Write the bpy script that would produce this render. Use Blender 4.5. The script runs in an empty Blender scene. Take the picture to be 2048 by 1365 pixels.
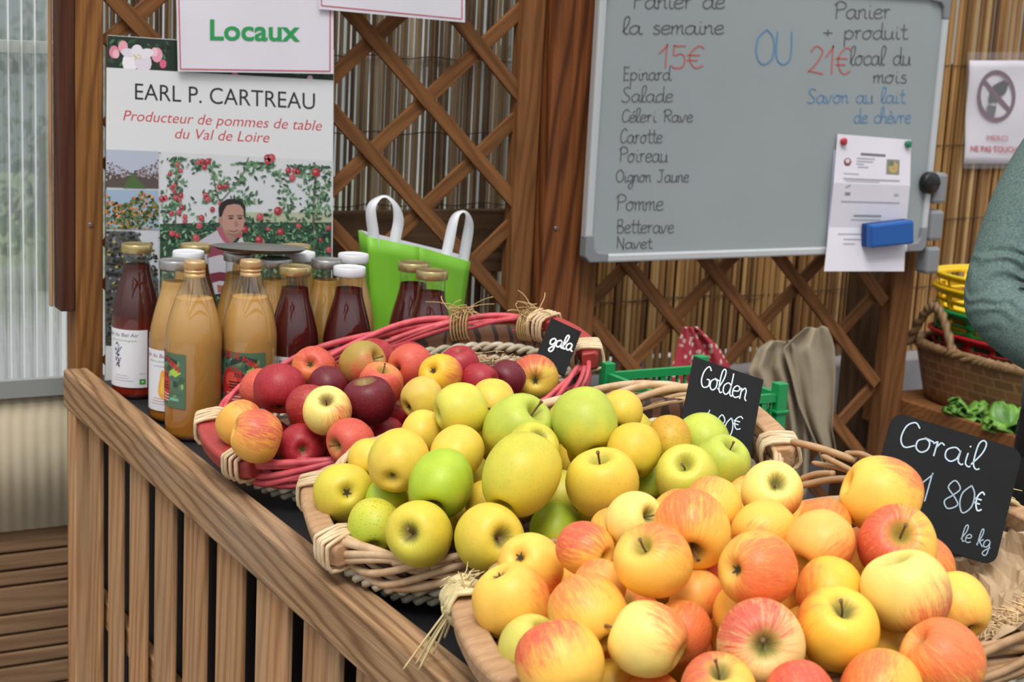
import bpy, bmesh, math, random
from mathutils import Vector, Matrix, Quaternion, noise as mnoise
rnd = random.Random(7)
PI = math.pi
SC = bpy.context.scene
COL = SC.collection

# ---------------------------------------------------------------- camera, sky, light, exposure
FPX = 3214.0
YAW, PITCH, ROLL = math.radians(30.2), math.atan(645/3214), math.radians(3.0)
EYE = Vector((0, 0, 1.485))
_h = Vector((math.sin(YAW), math.cos(YAW), 0)); _r = Vector((math.cos(YAW), -math.sin(YAW), 0)); _z = Vector((0, 0, 1))
FWD = _h*math.cos(PITCH) - _z*math.sin(PITCH)
_u = _h*math.sin(PITCH) + _z*math.cos(PITCH)
CAMX = _r*math.cos(ROLL) + _u*math.sin(ROLL)
CAMY = -_r*math.sin(ROLL) + _u*math.cos(ROLL)
cd = bpy.data.cameras.new('camera'); cam = bpy.data.objects.new('camera', cd); COL.objects.link(cam)
cd.sensor_fit = 'HORIZONTAL'; cd.sensor_width = 22.3; cd.lens = 22.3*FPX/2048
m3 = Matrix((CAMX, CAMY, -FWD)).transposed()
cam.matrix_world = Matrix.Translation(EYE) @ m3.to_4x4()
cd.clip_start = .05; cd.clip_end = 200
cd.dof.use_dof = True; cd.dof.focus_distance = 2.02; cd.dof.aperture_fstop = 6.3
SC.camera = cam

w = bpy.data.worlds.new('sky'); SC.world = w; w.use_nodes = True
nt = w.node_tree; nt.nodes.clear()
wo = nt.nodes.new('ShaderNodeOutputWorld'); bg = nt.nodes.new('ShaderNodeBackground')
tc = nt.nodes.new('ShaderNodeTexCoord'); sp = nt.nodes.new('ShaderNodeSeparateXYZ'); rp = nt.nodes.new('ShaderNodeValToRGB')
nt.links.new(tc.outputs['Generated'], sp.inputs[0]); nt.links.new(sp.outputs[2], rp.inputs[0])
rp.color_ramp.elements[0].position = 0.0; rp.color_ramp.elements[0].color = (.24, .26, .27, 1)
rp.color_ramp.elements[1].position = .9; rp.color_ramp.elements[1].color = (1.4, 1.4, 1.4, 1)
e = rp.color_ramp.elements.new(.22); e.color = (.50, .53, .56, 1)
e = rp.color_ramp.elements.new(.5); e.color = (1.1, 1.13, 1.16, 1)
nt.links.new(rp.outputs[0], bg.inputs[0]); bg.inputs[1].default_value = .85
nt.links.new(bg.outputs[0], wo.inputs[0])
sd = bpy.data.lights.new('overcast_sun', 'SUN'); sun = bpy.data.objects.new('overcast_sun', sd); COL.objects.link(sun)
sd.energy = 1.9; sd.angle = math.radians(26); sd.color = (1, .97, .93)
sun.rotation_euler = Vector((.36, .52, -1)).to_track_quat('-Z', 'Y').to_euler()
vs = SC.view_settings
vs.view_transform = 'Standard'; vs.look = 'None'; vs.gamma = 1; vs.use_curve_mapping = False; vs.exposure = 0.55
SC.cycles.use_denoising = True; SC.cycles.max_bounces = 10; SC.cycles.transparent_max_bounces = 24
SC.cycles.caustics_refractive = True; SC.cycles.caustics_reflective = False; SC.cycles.sample_clamp_indirect = 6

# ---------------------------------------------------------------- helpers
def ray(x, y): return FWD + CAMX*((x-1024)/FPX) - CAMY*((y-682.5)/FPX)
def at(x, y, Y):                                  # the point of the upright plane at depth Y that a pixel shows
    d = ray(x, y); return EYE + d*((Y-EYE.y)/d.y)
def atx(x, y, X):
    d = ray(x, y); return EYE + d*((X-EYE.x)/d.x)
def atz(x, y, Z):
    d = ray(x, y); return EYE + d*((Z-EYE.z)/d.z)
def atd(x, y, D): return EYE + ray(x, y)*D

def lin(c):
    if isinstance(c, str):
        c = c.lstrip('#'); c = tuple(int(c[i:i+2], 16)/255 for i in (0, 2, 4))
    return tuple((v/12.92 if v <= .04045 else ((v+.055)/1.055)**2.4) for v in c[:3]) + (1,)

WM = {}
def link(o, parent=None, M=None):
    M = M or Matrix.Identity(4); COL.objects.link(o); WM[o.name] = M
    if parent is not None:
        o.parent = parent; o.matrix_basis = WM[parent.name].inverted() @ M
    else: o.matrix_basis = M
    return o
def tag(o, label=None, cat=None, group=None, kind=None):
    if label: o['label'] = label
    if cat: o['category'] = cat
    if group: o['group'] = group
    if kind: o['kind'] = kind
    return o
def thing(name, label, cat, loc=(0, 0, 0), group=None, M=None):
    return tag(link(bpy.data.objects.new(name, None), None, M or Matrix.Translation(Vector(loc))), label, cat, group)
def copy_tree(o, parent=None):
    c = o.copy(); COL.objects.link(c); WM[c.name] = WM[o.name]
    if parent is not None: c.parent = parent
    for ch in o.children: copy_tree(ch, c)
    return c

class MB:
    def __init__(s): s.v = []; s.f = []; s.mi = []; s.c = []; s.hascol = False
    def add(s, v, f, mi=0, col=None):
        b = len(s.v); s.v += [tuple(p) for p in v]
        for q in f: s.f.append([b+i for i in q]); s.mi.append(mi); s.c.append(col)
        if col is not None: s.hascol = True
        return s
    def hexa(s, p, mi=0, col=None):               # eight corners: bottom ring then top ring
        return s.add(p, [(3, 2, 1, 0), (4, 5, 6, 7), (0, 1, 5, 4), (1, 2, 6, 5), (2, 3, 7, 6), (3, 0, 4, 7)], mi, col)
    def box(s, lo, hi, mi=0, col=None):
        (a, b, c), (d, e, f) = lo, hi
        return s.hexa([(a, b, c), (d, b, c), (d, e, c), (a, e, c), (a, b, f), (d, b, f), (d, e, f), (a, e, f)], mi, col)
    def tube(s, pts, r, n=8, mi=0, closed=False, col=None, caps=True, flat=None):
        pts = [Vector(p) for p in pts]; N = len(pts)
        if not hasattr(r, '__len__'): r = [r]*N
        V = []; up = None
        for i, p in enumerate(pts):
            if closed: t = pts[(i+1) % N]-pts[i-1]
            else: t = pts[min(i+1, N-1)]-pts[max(i-1, 0)]
            if t.length < 1e-9: t = Vector((0, 0, 1))
            t.normalize()
            if up is None:
                up = Vector(flat) if flat is not None else (Vector((0, 0, 1)) if abs(t.z) < .9 else Vector((1, 0, 0)))
            x = up - t*up.dot(t)
            if x.length < 1e-6: x = t.orthogonal()
            x.normalize(); up = x if flat is None else Vector(flat); y = t.cross(x)
            for k in range(n):
                a = 2*PI*k/n; V.append(p + (x*math.cos(a) + y*math.sin(a))*r[i])
        F = []
        for i in range(N if closed else N-1):
            for k in range(n):
                a, b = i*n+k, i*n+(k+1) % n; c, d = ((i+1) % N)*n+(k+1) % n, ((i+1) % N)*n+k
                F.append((a, b, c, d))
        if not closed and caps: F += [tuple(reversed(range(n))), tuple(range((N-1)*n, N*n))]
        return s.add(V, F, mi, col)
    def lathe(s, prof, n=32, M=None, mi=0, col=None, cap=True):
        V = []; F = []; P = len(prof)
        for (r, zz) in prof:
            for k in range(n): V.append(Vector((r*math.cos(2*PI*k/n), r*math.sin(2*PI*k/n), zz)))
        for i in range(P-1):
            for k in range(n): F.append((i*n+k, i*n+(k+1) % n, (i+1)*n+(k+1) % n, (i+1)*n+k))
        if cap: F += [tuple(reversed(range(n))), tuple(range((P-1)*n, P*n))]
        if M is not None: V = [M @ p for p in V]
        return s.add(V, F, mi, col)
    def grid(s, fn, nu, nv, mi=0, col=None, wrap=False):
        V = [fn(i/nu, j/nv) for j in range(nv+1) for i in range(nu+(0 if wrap else 1))]
        W = nu if wrap else nu+1
        F = [(j*W+i, j*W+(i+1) % W, (j+1)*W+(i+1) % W, (j+1)*W+i) for j in range(nv) for i in range(nu)]
        return s.add(V, F, mi, col)
    def build(s, name, mats, parent=None, M=None, smooth=True, bevel=0, solid=0, subsurf=0, local=False, sharp=None):
        me = bpy.data.meshes.new(name); me.from_pydata(s.v, [], s.f)
        if M is not None and not local: me.transform(M.inverted())
        for m in (mats if isinstance(mats, (list, tuple)) else [mats]): me.materials.append(m)
        me.polygons.foreach_set('material_index', s.mi)
        me.polygons.foreach_set('use_smooth', [smooth]*len(s.f))
        if s.hascol:
            a = me.color_attributes.new('Col', 'FLOAT_COLOR', 'CORNER'); vals = []
            for p in me.polygons:
                c = s.c[p.index] or (1, 1, 1, 1); vals += list(c)*p.loop_total
            a.data.foreach_set('color', vals)
        me.update()
        if smooth and sharp is not None: me.set_sharp_from_angle(angle=math.radians(sharp))
        o = bpy.data.objects.new(name, me)
        if solid: q = o.modifiers.new('thick', 'SOLIDIFY'); q.thickness = solid; q.offset = 0
        if subsurf: q = o.modifiers.new('sub', 'SUBSURF'); q.levels = q.render_levels = subsurf
        if bevel: q = o.modifiers.new('edge', 'BEVEL'); q.width = bevel; q.segments = 2; q.limit_method = 'ANGLE'
        return link(o, parent, M)

def cr(pts, n=6, closed=False):                   # Catmull-Rom through the points
    P = [Vector(p) for p in pts]; out = []; N = len(P)
    for i in range(N if closed else N-1):
        g = (lambda k: P[k % N]) if closed else (lambda k: P[max(0, min(N-1, k))])
        a, b, c, d = g(i-1), g(i), g(i+1), g(i+2)
        for k in range(n):
            t = k/n
            out.append(.5*((2*b) + (c-a)*t + (2*a-5*b+4*c-d)*t*t + (3*b-a-3*c+d)*t**3))
    if not closed: out.append(P[-1])
    return out

# ---------------------------------------------------------------- materials
class NT:
    def __init__(s, name):
        s.m = bpy.data.materials.new(name); s.m.use_nodes = True; s.t = s.m.node_tree
        s.b = s.t.nodes['Principled BSDF']; s.o = s.t.nodes['Material Output']
    def n(s, typ, **kw):
        q = s.t.nodes.new('ShaderNode'+typ)
        for k, v in kw.items(): setattr(q, k, v)
        return q
    def l(s, a, b): s.t.links.new(a, b)
    def set(s, **kw):
        for k, v in kw.items(): s.b.inputs[k.replace('_', ' ')].default_value = v
    def math(s, op, a, b=None, c=None, clamp=False):
        q = s.n('Math', operation=op); q.use_clamp = clamp
        for i, x in enumerate((a, b, c)):
            if x is None: continue
            if isinstance(x, (int, float)): q.inputs[i].default_value = x
            else: s.l(x, q.inputs[i])
        return q.outputs[0]
    def mix(s, f, a, b, bt='MIX'):
        q = s.n('MixRGB', blend_type=bt)
        for i, x in enumerate((f, a, b)):
            if isinstance(x, (int, float)): q.inputs[i].default_value = x
            elif isinstance(x, tuple): q.inputs[i].default_value = x
            else: s.l(x, q.inputs[i])
        return q.outputs[0]
    def ramp(s, f, stops):
        q = s.n('ValToRGB'); el = q.color_ramp.elements
        while len(el) < len(stops): el.new(.5)
        for e_, (p, c) in zip(el, stops): e_.position = p; e_.color = c if len(c) == 4 else c+(1,)
        s.l(f, q.inputs[0]); return q.outputs[0]
    def noise(s, vec, scale, detail=3, rough=.5, dist=0):
        q = s.n('TexNoise'); q.inputs['Scale'].default_value = scale; q.inputs['Detail'].default_value = detail
        q.inputs['Roughness'].default_value = rough; q.inputs['Distortion'].default_value = dist
        if vec is not None: s.l(vec, q.inputs['Vector'])
        return q.outputs['Fac']
    def mapping(s, vec, scale=(1, 1, 1), loc=(0, 0, 0)):
        q = s.n('Mapping'); q.inputs['Scale'].default_value = scale; q.inputs['Location'].default_value = loc
        s.l(vec, q.inputs[0]); return q.outputs[0]
    def objco(s): return s.n('TexCoord').outputs['Object']
    def bump(s, hgt, strength=.3, dist=.002):
        q = s.n('Bump'); q.inputs['Strength'].default_value = strength; q.inputs['Distance'].default_value = dist
        s.l(hgt, q.inputs['Height']); s.l(q.outputs[0], s.b.inputs['Normal'])

def plain(name, c, rough=.5, metal=0, spec=.5, var=.0, vscale=20, bump=0, bscale=150):
    k = NT(name); c = lin(c)
    if var:
        f = k.noise(k.objco(), vscale, 4)
        a = tuple(x*(1-var) for x in c[:3])+(1,); b = tuple(min(1, x*(1+var)) for x in c[:3])+(1,)
        k.l(k.ramp(f, [(.3, a), (.7, b)]), k.b.inputs['Base Color'])
    else: k.b.inputs['Base Color'].default_value = c
    k.set(Roughness=rough, Metallic=metal); k.b.inputs['Specular IOR Level'].default_value = spec
    if bump: k.bump(k.noise(k.objco(), bscale, 4), bump, .002)
    return k.m

def wood(name, light, dark, ring=26, streak=1.0, rough=.7, grey=None):
    k = NT(name); co = k.objco(); oi = k.n('ObjectInfo')
    off = k.n('VectorMath', operation='SCALE'); k.l(oi.outputs['Random'], off.inputs[3]); off.inputs[0].default_value = (13.7, 5.1, 9.3)
    ad = k.n('VectorMath', operation='ADD'); k.l(co, ad.inputs[0]); k.l(off.outputs[0], ad.inputs[1]); v = ad.outputs[0]
    wv = k.n('TexWave', wave_type='BANDS', bands_direction='DIAGONAL'); k.l(k.mapping(v, (.10, 1, 1)), wv.inputs['Vector'])
    wv.inputs['Scale'].default_value = ring; wv.inputs['Distortion'].default_value = 7; wv.inputs['Detail'].default_value = 2
    wv.inputs['Detail Scale'].default_value = .8
    f1 = k.noise(k.mapping(v, (2.5, 150, 150)), 1.6, 5, .65)
    f2 = k.noise(k.mapping(v, (1.5, 7, 7)), 1.5, 3)
    a, b = lin(light), lin(dark)
    c = k.mix(k.math('MULTIPLY', k.math('POWER', wv.outputs['Fac'], 2.2), .65*streak), a, b)
    c = k.mix(k.ramp(f1, [(.35, (0, 0, 0)), (.75, (.75, .75, .75))]), c, b)
    c = k.mix(k.ramp(f2, [(.45, (0, 0, 0)), (.8, (.6, .6, .6))]), c, lin(grey) if grey else b)
    hs = k.n('HueSaturation'); k.l(c, hs.inputs['Color']); k.l(k.math('MULTIPLY_ADD', oi.outputs['Random'], .28, .86), hs.inputs['Value'])
    k.l(hs.outputs[0], k.b.inputs['Base Color']); k.set(Roughness=rough); k.b.inputs['Specular IOR Level'].default_value = .25
    k.bump(f1, .35, .0015)
    return k.m

W_rail = wood('rail_wood', '#b9936c', '#6a482b', 30, 1.2, .75, '#938474')
W_slat = wood('slat_wood', '#c1946a', '#835a36', 22, .9, .75, '#a38e72')
W_post = wood('post_wood', '#a8743f', '#613b1b', 30, 1.1, .7)
W_trim = wood('trim_wood', '#5a3320', '#2e1710', 20, .8, .7)
W_trel = wood('trellis_wood', '#8f5f37', '#5a391d', 26, .9, .7)
W_big = wood('post_redwood', '#96592f', '#4a2711', 17, 1.35, .65)
W_dark = wood('dark_plank', '#6b5139', '#3c2a1c', 20, .7, .8)
W_clad = wood('cladding_wood', '#98795b', '#6b4f37', 24, .7, .7)
W_handle = wood('handle_wood', '#c8a27c', '#9f7650', 30, .6, .6)
M_redwood = plain('red_paint', '#a33b37', .5, var=.12, vscale=60, bump=.15)
M_black = plain('black_cloth', '#141315', .85, bump=.2)
M_tabletop = plain('black_sheet', '#17171a', .55, var=.2, vscale=30)

def cane_mat(name, cols, translucent=0.0):
    k = NT(name); co = k.objco()
    q = k.n('Attribute'); q.attribute_name = 'Col'
    f = k.noise(k.mapping(co, (60, 60, 4)), 1.0, 4)
    c = k.mix(k.ramp(f, [(.35, (0, 0, 0)), (.75, (.8, .8, .8))]), q.outputs['Color'], k.mix(1.0, q.outputs['Color'], (.45, .38, .3, 1), 'MULTIPLY'))
    k.l(c, k.b.inputs['Base Color']); k.set(Roughness=.45)
    if translucent:
        t = k.n('BsdfTranslucent'); k.l(c, t.inputs[0]); mx = k.n('MixShader'); mx.inputs[0].default_value = translucent
        k.l(k.b.outputs[0], mx.inputs[1]); k.l(t.outputs[0], mx.inputs[2]); k.l(mx.outputs[0], k.o.inputs[0])
    return k.m
M_reed = cane_mat('thin_reed', None, .5)
M_bamboo = cane_mat('bamboo_cane', None, .0)

def print_mat(name='printed', rough=.5, transl=0):
    k = NT(name); q = k.n('Attribute'); q.attribute_name = 'Col'
    k.l(q.outputs['Color'], k.b.inputs['Base Color']); k.set(Roughness=rough)
    return k.m
M_print = print_mat()
M_ink = print_mat('marker_ink', .6)
M_paper = plain('white_paper', '#e4e0ea', .6, var=.03, vscale=8)
M_poster = plain('poster_card', '#dedfe0', .5)
M_board = plain('enamel_board', '#9da4a6', .16, spec=.5, var=.03, vscale=4)
M_alu = plain('aluminium', '#d6d9db', .35, metal=.4)
M_greyplastic = plain('grey_plastic', '#84878b', .45)
M_dgrey = plain('dark_grey_plastic', '#54585c', .45)
M_chalk = plain('slate_board', '#0e0f11', .6, spec=.2, var=.25, vscale=14)
M_wire = plain('rusty_wire', '#3a2f28', .6, metal=.4)
M_screw = plain('zinc_screw', '#8d8a83', .4, metal=.8)
M_conc = plain('grey_concrete', '#8d8a8c', .9, var=.12, vscale=9, bump=.3, bscale=60)
M_goldcap = plain('gold_lid', '#cbb680', .3, metal=.8)
M_goldcap2 = plain('gold_screw_cap', '#dcb680', .38, metal=.7)
M_silver = plain('silver_lid', '#b5b3b1', .3, metal=.8)
M_whitelid = plain('white_lid', '#dcdde2', .35)

def glass_mat():
    k = NT('clear_glass'); k.t.nodes.remove(k.b)
    tr = k.n('BsdfTransparent'); tr.inputs[0].default_value = (.93, .95, .94, 1)
    gl = k.n('BsdfGlossy'); gl.inputs['Roughness'].default_value = .02; gl.inputs[0].default_value = (1, 1, 1, 1)
    fr = k.n('LayerWeight'); fr.inputs[0].default_value = .5
    mx = k.n('MixShader'); k.l(k.math('MULTIPLY_ADD', k.math('POWER', fr.outputs['Facing'], 4.5), .88, .075), mx.inputs[0]); k.l(tr.outputs[0], mx.inputs[1]); k.l(gl.outputs[0], mx.inputs[2])
    k.l(mx.outputs[0], k.o.inputs[0]); return k.m
M_glass = glass_mat()
def juice(name, top, bot, transl, z0=.02, z1=.2):
    k = NT(name); k.t.nodes.remove(k.b); s = k.n('SeparateXYZ'); k.l(k.objco(), s.inputs[0])
    mr = k.n('MapRange'); k.l(s.outputs[2], mr.inputs[0]); mr.inputs[1].default_value = z0; mr.inputs[2].default_value = z1
    c = k.mix(mr.outputs[0], lin(bot), lin(top))                     # blends from the bot colour low down to the top colour above
    d = k.n('BsdfDiffuse'); t = k.n('BsdfTranslucent'); k.l(c, d.inputs[0]); k.l(c, t.inputs[0])
    mx = k.n('MixShader'); mx.inputs[0].default_value = transl; k.l(d.outputs[0], mx.inputs[1]); k.l(t.outputs[0], mx.inputs[2])
    k.l(mx.outputs[0], k.o.inputs[0]); return k.m
M_amber = juice('cloudy_apple_juice', '#d8a55f', '#b06e28', .15)
M_amber2 = juice('brown_apple_juice', '#c99650', '#ad7230', .15)
M_red = juice('dark_grape_juice', '#561d1a', '#561616', .15)
M_redder = juice('red_grape_juice', '#55231f', '#962a1c', .2, .10, .15)

# apple skin: ground colour, blush that follows the sunny side, meridian streaks, russet hollow, lenticels
def apple_mat(name, top=.93, dots=0, stem_col='#8f9a3c', russet='#7a6a45', dotcol='#9b8a3a'):
    k = NT(name); co = k.objco()
    def attr(n_, out='Color'):
        q = k.n('Attribute'); q.attribute_type = 'OBJECT'; q.attribute_name = n_; return q.outputs[out]
    base, blush, amt, stk, bd = attr('skin'), attr('blush'), attr('amount', 'Fac'), attr('streak', 'Fac'), attr('sunny', 'Vector')
    rus = attr('russet', 'Fac'); spots = attr('spots', 'Fac'); oi = k.n('ObjectInfo')
    off = k.n('VectorMath', operation='SCALE'); k.l(oi.outputs['Random'], off.inputs[3]); off.inputs[0].default_value = (31.7, 15.1, 19.3)
    def shifted(vec):
        ad = k.n('VectorMath', operation='ADD'); k.l(vec, ad.inputs[0]); k.l(off.outputs[0], ad.inputs[1]); return ad.outputs[0]
    sx = k.n('SeparateXYZ'); k.l(co, sx.inputs[0]); X, Y_, Z = sx.outputs
    rho = k.math('SQRT', k.math('ADD', k.math('MULTIPLY', X, X), k.math('MULTIPLY', Y_, Y_)))
    inv = k.math('DIVIDE', 1.0, k.math('MAXIMUM', rho, .05))
    cb = k.n('CombineXYZ'); k.l(k.math('MULTIPLY', X, inv), cb.inputs[0]); k.l(k.math('MULTIPLY', Y_, inv), cb.inputs[1]); k.l(k.math('MULTIPLY', Z, .16), cb.inputs[2])
    mer = shifted(cb.outputs[0])
    st = k.noise(mer, 9, 5, .65, .3)
    st2 = k.noise(mer, 26, 3, .6, .2)
    low = k.noise(shifted(co), 1.9, 3)
    fine = k.noise(shifted(co), 14, 4, .6)
    dt = k.n('VectorMath', operation='DOT_PRODUCT'); k.l(co, dt.inputs[0]); k.l(bd, dt.inputs[1])
    m = k.math('ADD', k.math('MULTIPLY', dt.outputs['Value'], .95), k.math('MULTIPLY', k.math('SUBTRACT', amt, .5), 1.7))
    m = k.math('ADD', m, k.math('MULTIPLY', k.math('SUBTRACT', low, .5), 1.0))
    sv = k.math('ADD', k.math('MULTIPLY', k.math('SUBTRACT', st, .5), 2.0), k.math('MULTIPLY', k.math('SUBTRACT', st2, .5), 1.3))
    m = k.math('ADD', m, k.math('MULTIPLY', sv, stk))
    mr = k.n('MapRange'); mr.interpolation_type = 'SMOOTHSTEP'; k.l(m, mr.inputs[0]); mr.inputs[1].default_value = -.16; mr.inputs[2].default_value = .78; mr.inputs[4].default_value = top
    lowc = k.n('HueSaturation'); k.l(base, lowc.inputs['Color']); k.l(k.math('MULTIPLY_ADD', low, .36, .82), lowc.inputs['Value'])
    k.l(k.math('MULTIPLY_ADD', fine, .02, .49), lowc.inputs['Hue'])
    mot = k.math('MULTIPLY_ADD', k.math('ADD', k.math('MULTIPLY', st, .5), k.math('MULTIPLY', fine, .5)), 1.9, .02, clamp=True)
    mfac = k.math('MULTIPLY', mr.outputs[0], mot)
    c = k.mix(mfac, lowc.outputs[0], blush)
    c = k.mix(k.math('MULTIPLY', k.ramp(st2, [(.5, (0, 0, 0)), (.75, (1, 1, 1))]), k.math('MULTIPLY', stk, mr.outputs[0])), c, k.mix(1, blush, (.55, .3, .35, 1), 'MULTIPLY'))
    # stem hollow: green, then russet rays
    hz = k.math('MULTIPLY', k.ramp(k.math('ADD', rho, k.math('MULTIPLY', k.math('SUBTRACT', st, .5), .30)), [(.16, (1, 1, 1)), (.46, (0, 0, 0))]), k.ramp(Z, [(.3, (0, 0, 0)), (.4, (1, 1, 1))]))
    c = k.mix(k.math('MULTIPLY', hz, .65), c, lin(stem_col))
    hr = k.math('MULTIPLY', k.ramp(k.math('ADD', rho, k.math('MULTIPLY', k.math('SUBTRACT', st, .5), .55)), [(.10, (1, 1, 1)), (.36, (0, 0, 0))]), k.ramp(Z, [(.3, (0, 0, 0)), (.4, (1, 1, 1))]))
    c = k.mix(k.math('MULTIPLY', hr, rus), c, lin(russet))
    hc = k.math('MULTIPLY', k.ramp(rho, [(.06, (1, 1, 1)), (.24, (0, 0, 0))]), k.ramp(k.math('MULTIPLY', Z, -1), [(.3, (0, 0, 0)), (.4, (1, 1, 1))]))
    c = k.mix(k.math('MULTIPLY', hc, .6), c, lin('#6f6a2e'))
    vo = k.n('TexVoronoi'); vo.inputs['Scale'].default_value = 9.0; k.l(shifted(co), vo.inputs['Vector'])
    dm = k.math('MULTIPLY', k.ramp(vo.outputs['Distance'], [(.15, (1, 1, 1)), (.25, (0, 0, 0))]), k.math('MULTIPLY', spots, dots))
    c = k.mix(dm, c, lin(dotcol))
    k.l(c, k.b.inputs['Base Color'])
    k.set(Roughness=.46); k.b.inputs['Specular IOR Level'].default_value = .38
    k.b.inputs['Coat Weight'].default_value = .03; k.b.inputs['Coat Roughness'].default_value = .25
    k.b.inputs['Subsurface Weight'].default_value = .08; k.b.inputs['Subsurface Radius'].default_value = (1, .5, .2); k.b.inputs['Subsurface Scale'].default_value = .006
    k.bump(fine, .04, .002)
    return k.m
M_apple = {'g': apple_mat('red_apple_skin', .95, .35, '#b0a050', '#6e5a38', '#e0b070'),
           'y': apple_mat('yellow_apple_skin', .9, .9, '#b9bd45', '#75654a', '#8f7c34'),
           'c': apple_mat('blush_apple_skin', .84, .3, '#b4b455', '#6c6a3c', '#a58a40')}
M_stem = plain('apple_stem', '#6f5233', .7, var=.25, vscale=3)
M_calyx = plain('apple_calyx', '#4b4126', .8, var=.3, vscale=6)
SKIN = dict(gy='#e8a94a', go='#e0824a', gr='#cc5346', gd='#9c1f2e', gk='#5f1322', gp='#ecd678', gol='#a58a3e', gyy='#ecb932', gyg='#d9bd4a',
            yy='#dbc543', yo='#e6c24c', yo2='#dab83d', yo3='#d3a233', yg='#cbc342', yg2='#d0c850', gn='#a8bf32', gn2='#bcc74b', tan='#d9b656',
            co='#f5c052', co2='#f4b458', co3='#f0bf42', cl='#efd676', cl2='#efcf86', cg='#cfc45c', cr='#e8633f', cp='#d0303f')

# ---------------------------------------------------------------- flat printed artwork and lettering
def fontmesh(s, shear=0, bold=0):
    cu = bpy.data.curves.new('t', 'FONT'); cu.body = s; cu.shear = shear; cu.offset = bold; cu.resolution_u = 4; cu.fill_mode = 'FRONT'
    o = bpy.data.objects.new('t', cu); COL.objects.link(o)
    dg = bpy.context.evaluated_depsgraph_get(); dg.update()
    me = bpy.data.meshes.new_from_object(o.evaluated_get(dg))
    V = [(v.co.x, v.co.y) for v in me.vertices]; F = [tuple(p.vertices) for p in me.polygons]
    bpy.data.objects.remove(o); bpy.data.curves.remove(cu); bpy.data.meshes.remove(me)
    return V, F
class Art:
    """flat polygons (u, v, colour) put on a surface by fn(u, v, layer)"""
    def __init__(s, fn): s.fn = fn; s.mb = MB(); s.n = 30; s.base = 0
    def _lay(s, lay):
        if lay is not None: return lay+s.base
        s.n += 1; return s.n
    def poly(s, pts, col, lay=None):
        L = s._lay(lay)
        s.mb.add([s.fn(u, v, L) for u, v in pts], [tuple(range(len(pts)))], 0, lin(col))
    def rect(s, u0, v0, u1, v1, col, lay=None, nu=1):
        for i in range(nu):
            a, b = u0+(u1-u0)*i/nu, u0+(u1-u0)*(i+1)/nu; s.poly([(a, v0), (b, v0), (b, v1), (a, v1)], col, lay)
    def disc(s, u, v, ru, rv, col, n=10, lay=None, rot=0):
        s.poly([(u+ru*math.cos(2*PI*k/n)*math.cos(rot)-rv*math.sin(2*PI*k/n)*math.sin(rot), v+ru*math.cos(2*PI*k/n)*math.sin(rot)+rv*math.sin(2*PI*k/n)*math.cos(rot)) for k in range(n)], col, lay)
    def line(s, pts, wd, col, lay=None):
        P = [Vector((a, b)) for a, b in pts]; L_ = []; R_ = []
        for i, p in enumerate(P):
            t = P[min(i+1, len(P)-1)]-P[max(i-1, 0)]
            t = t.normalized() if t.length > 1e-9 else Vector((1, 0)); nn = Vector((-t.y, t.x))*(wd/2); L_.append(p+nn); R_.append(p-nn)
        L = s._lay(lay)
        V = [s.fn(p.x, p.y, L) for p in L_+R_]; N = len(P)
        s.mb.add(V, [(i, N+i, N+i+1, i+1) for i in range(N-1)], 0, lin(col))
    def text(s, t, u0, v0, u1, hgt, col, shear=0, bold=0, fit=True, slope=0, vdown=True, lay=None):
        """lettering from u0 to u1 on baseline v0, cap height hgt"""
        V, F = fontmesh(t, shear, bold)
        xs = [p[0] for p in V]; a, b = min(xs), max(xs); k = (u1-u0)/(b-a) if fit else hgt/.7
        L = s._lay(lay); sg = -1 if vdown else 1
        s.mb.add([s.fn(u0+(x-a)*k, v0+sg*y*hgt/.7+slope*(x-a)*k, L) for x, y in V], F, 0, lin(col))
    def build(s, name, parent, mat=None): return s.mb.build(name, mat or M_print, parent, smooth=False)

GL = {}
def G_(ch, adv, d): GL[ch] = (adv, [[tuple(float(x) for x in p.split(',')) for p in st.split()] for st in d.split('|')])
G_('a', 10, '8,8 5,10 1,7 1,2 4,0 7,3 8,9|8,9 8,2 10,0 11,1'); G_('b', 8, '0,1 4,12 4,20 2,20 1,12 1,2 4,0 7,3 6,8 3,8')
G_('c', 8, '8,8 5,10 1,7 1,2 4,0 8,2'); G_('d', 10, '8,8 5,10 1,7 1,2 4,0 7,3 8,9|8,19 8,10 8,2 10,0 11,1')
G_('e', 8, '1,5 6,6 7,9 4,10 1,7 1,2 4,0 8,2'); G_('é', 8, '1,5 6,6 7,9 4,10 1,7 1,2 4,0 8,2|4,13 7,16'); G_('è', 8, '1,5 6,6 7,9 4,10 1,7 1,2 4,0 8,2|3,16 6,13')
G_('g', 9, '8,8 5,10 1,7 1,2 4,1 7,4 8,9|8,9 8,-5 5,-9 2,-7 4,-3 10,2'); G_('h', 9, '0,1 4,13 4,20 2,20 1,13 1,6 1,0|1,5 4,9 7,8 7,1 9,0')
G_('i', 5, '2,9 2,2 4,0 5,1|2,13 2.5,14'); G_('k', 8, '0,1 4,13 4,20 2,20 1,13 1,6 1,0|7,9 1,4|3,5 8,0'); G_('l', 5, '0,2 4,11 5,18 3,20 1,16 1,4 3,0 5,1')
G_('m', 11, '0,8 1,9 1,4 1,0|1,6 4,10 5,8 5,0|5,6 8,10 9,8 9,2 11,0'); G_('n', 8, '0,8 1,9 1,4 1,0|1,6 4,10 6,8 6,2 8,0'); G_('o', 9, '5,10 1,7 1,2 4,0 7,3 7,8 4,10 9,9')
G_('p', 9, '1,10 1,0 1,-9|1,6 4,10 8,7 7,2 4,0 1,2'); G_('r', 7, '0,8 2,10 2,8 2,0|2,6 4,10 6,9'); G_('s', 7, '6,9 3,10 2,7 6,4 5,0 1,1')
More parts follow.
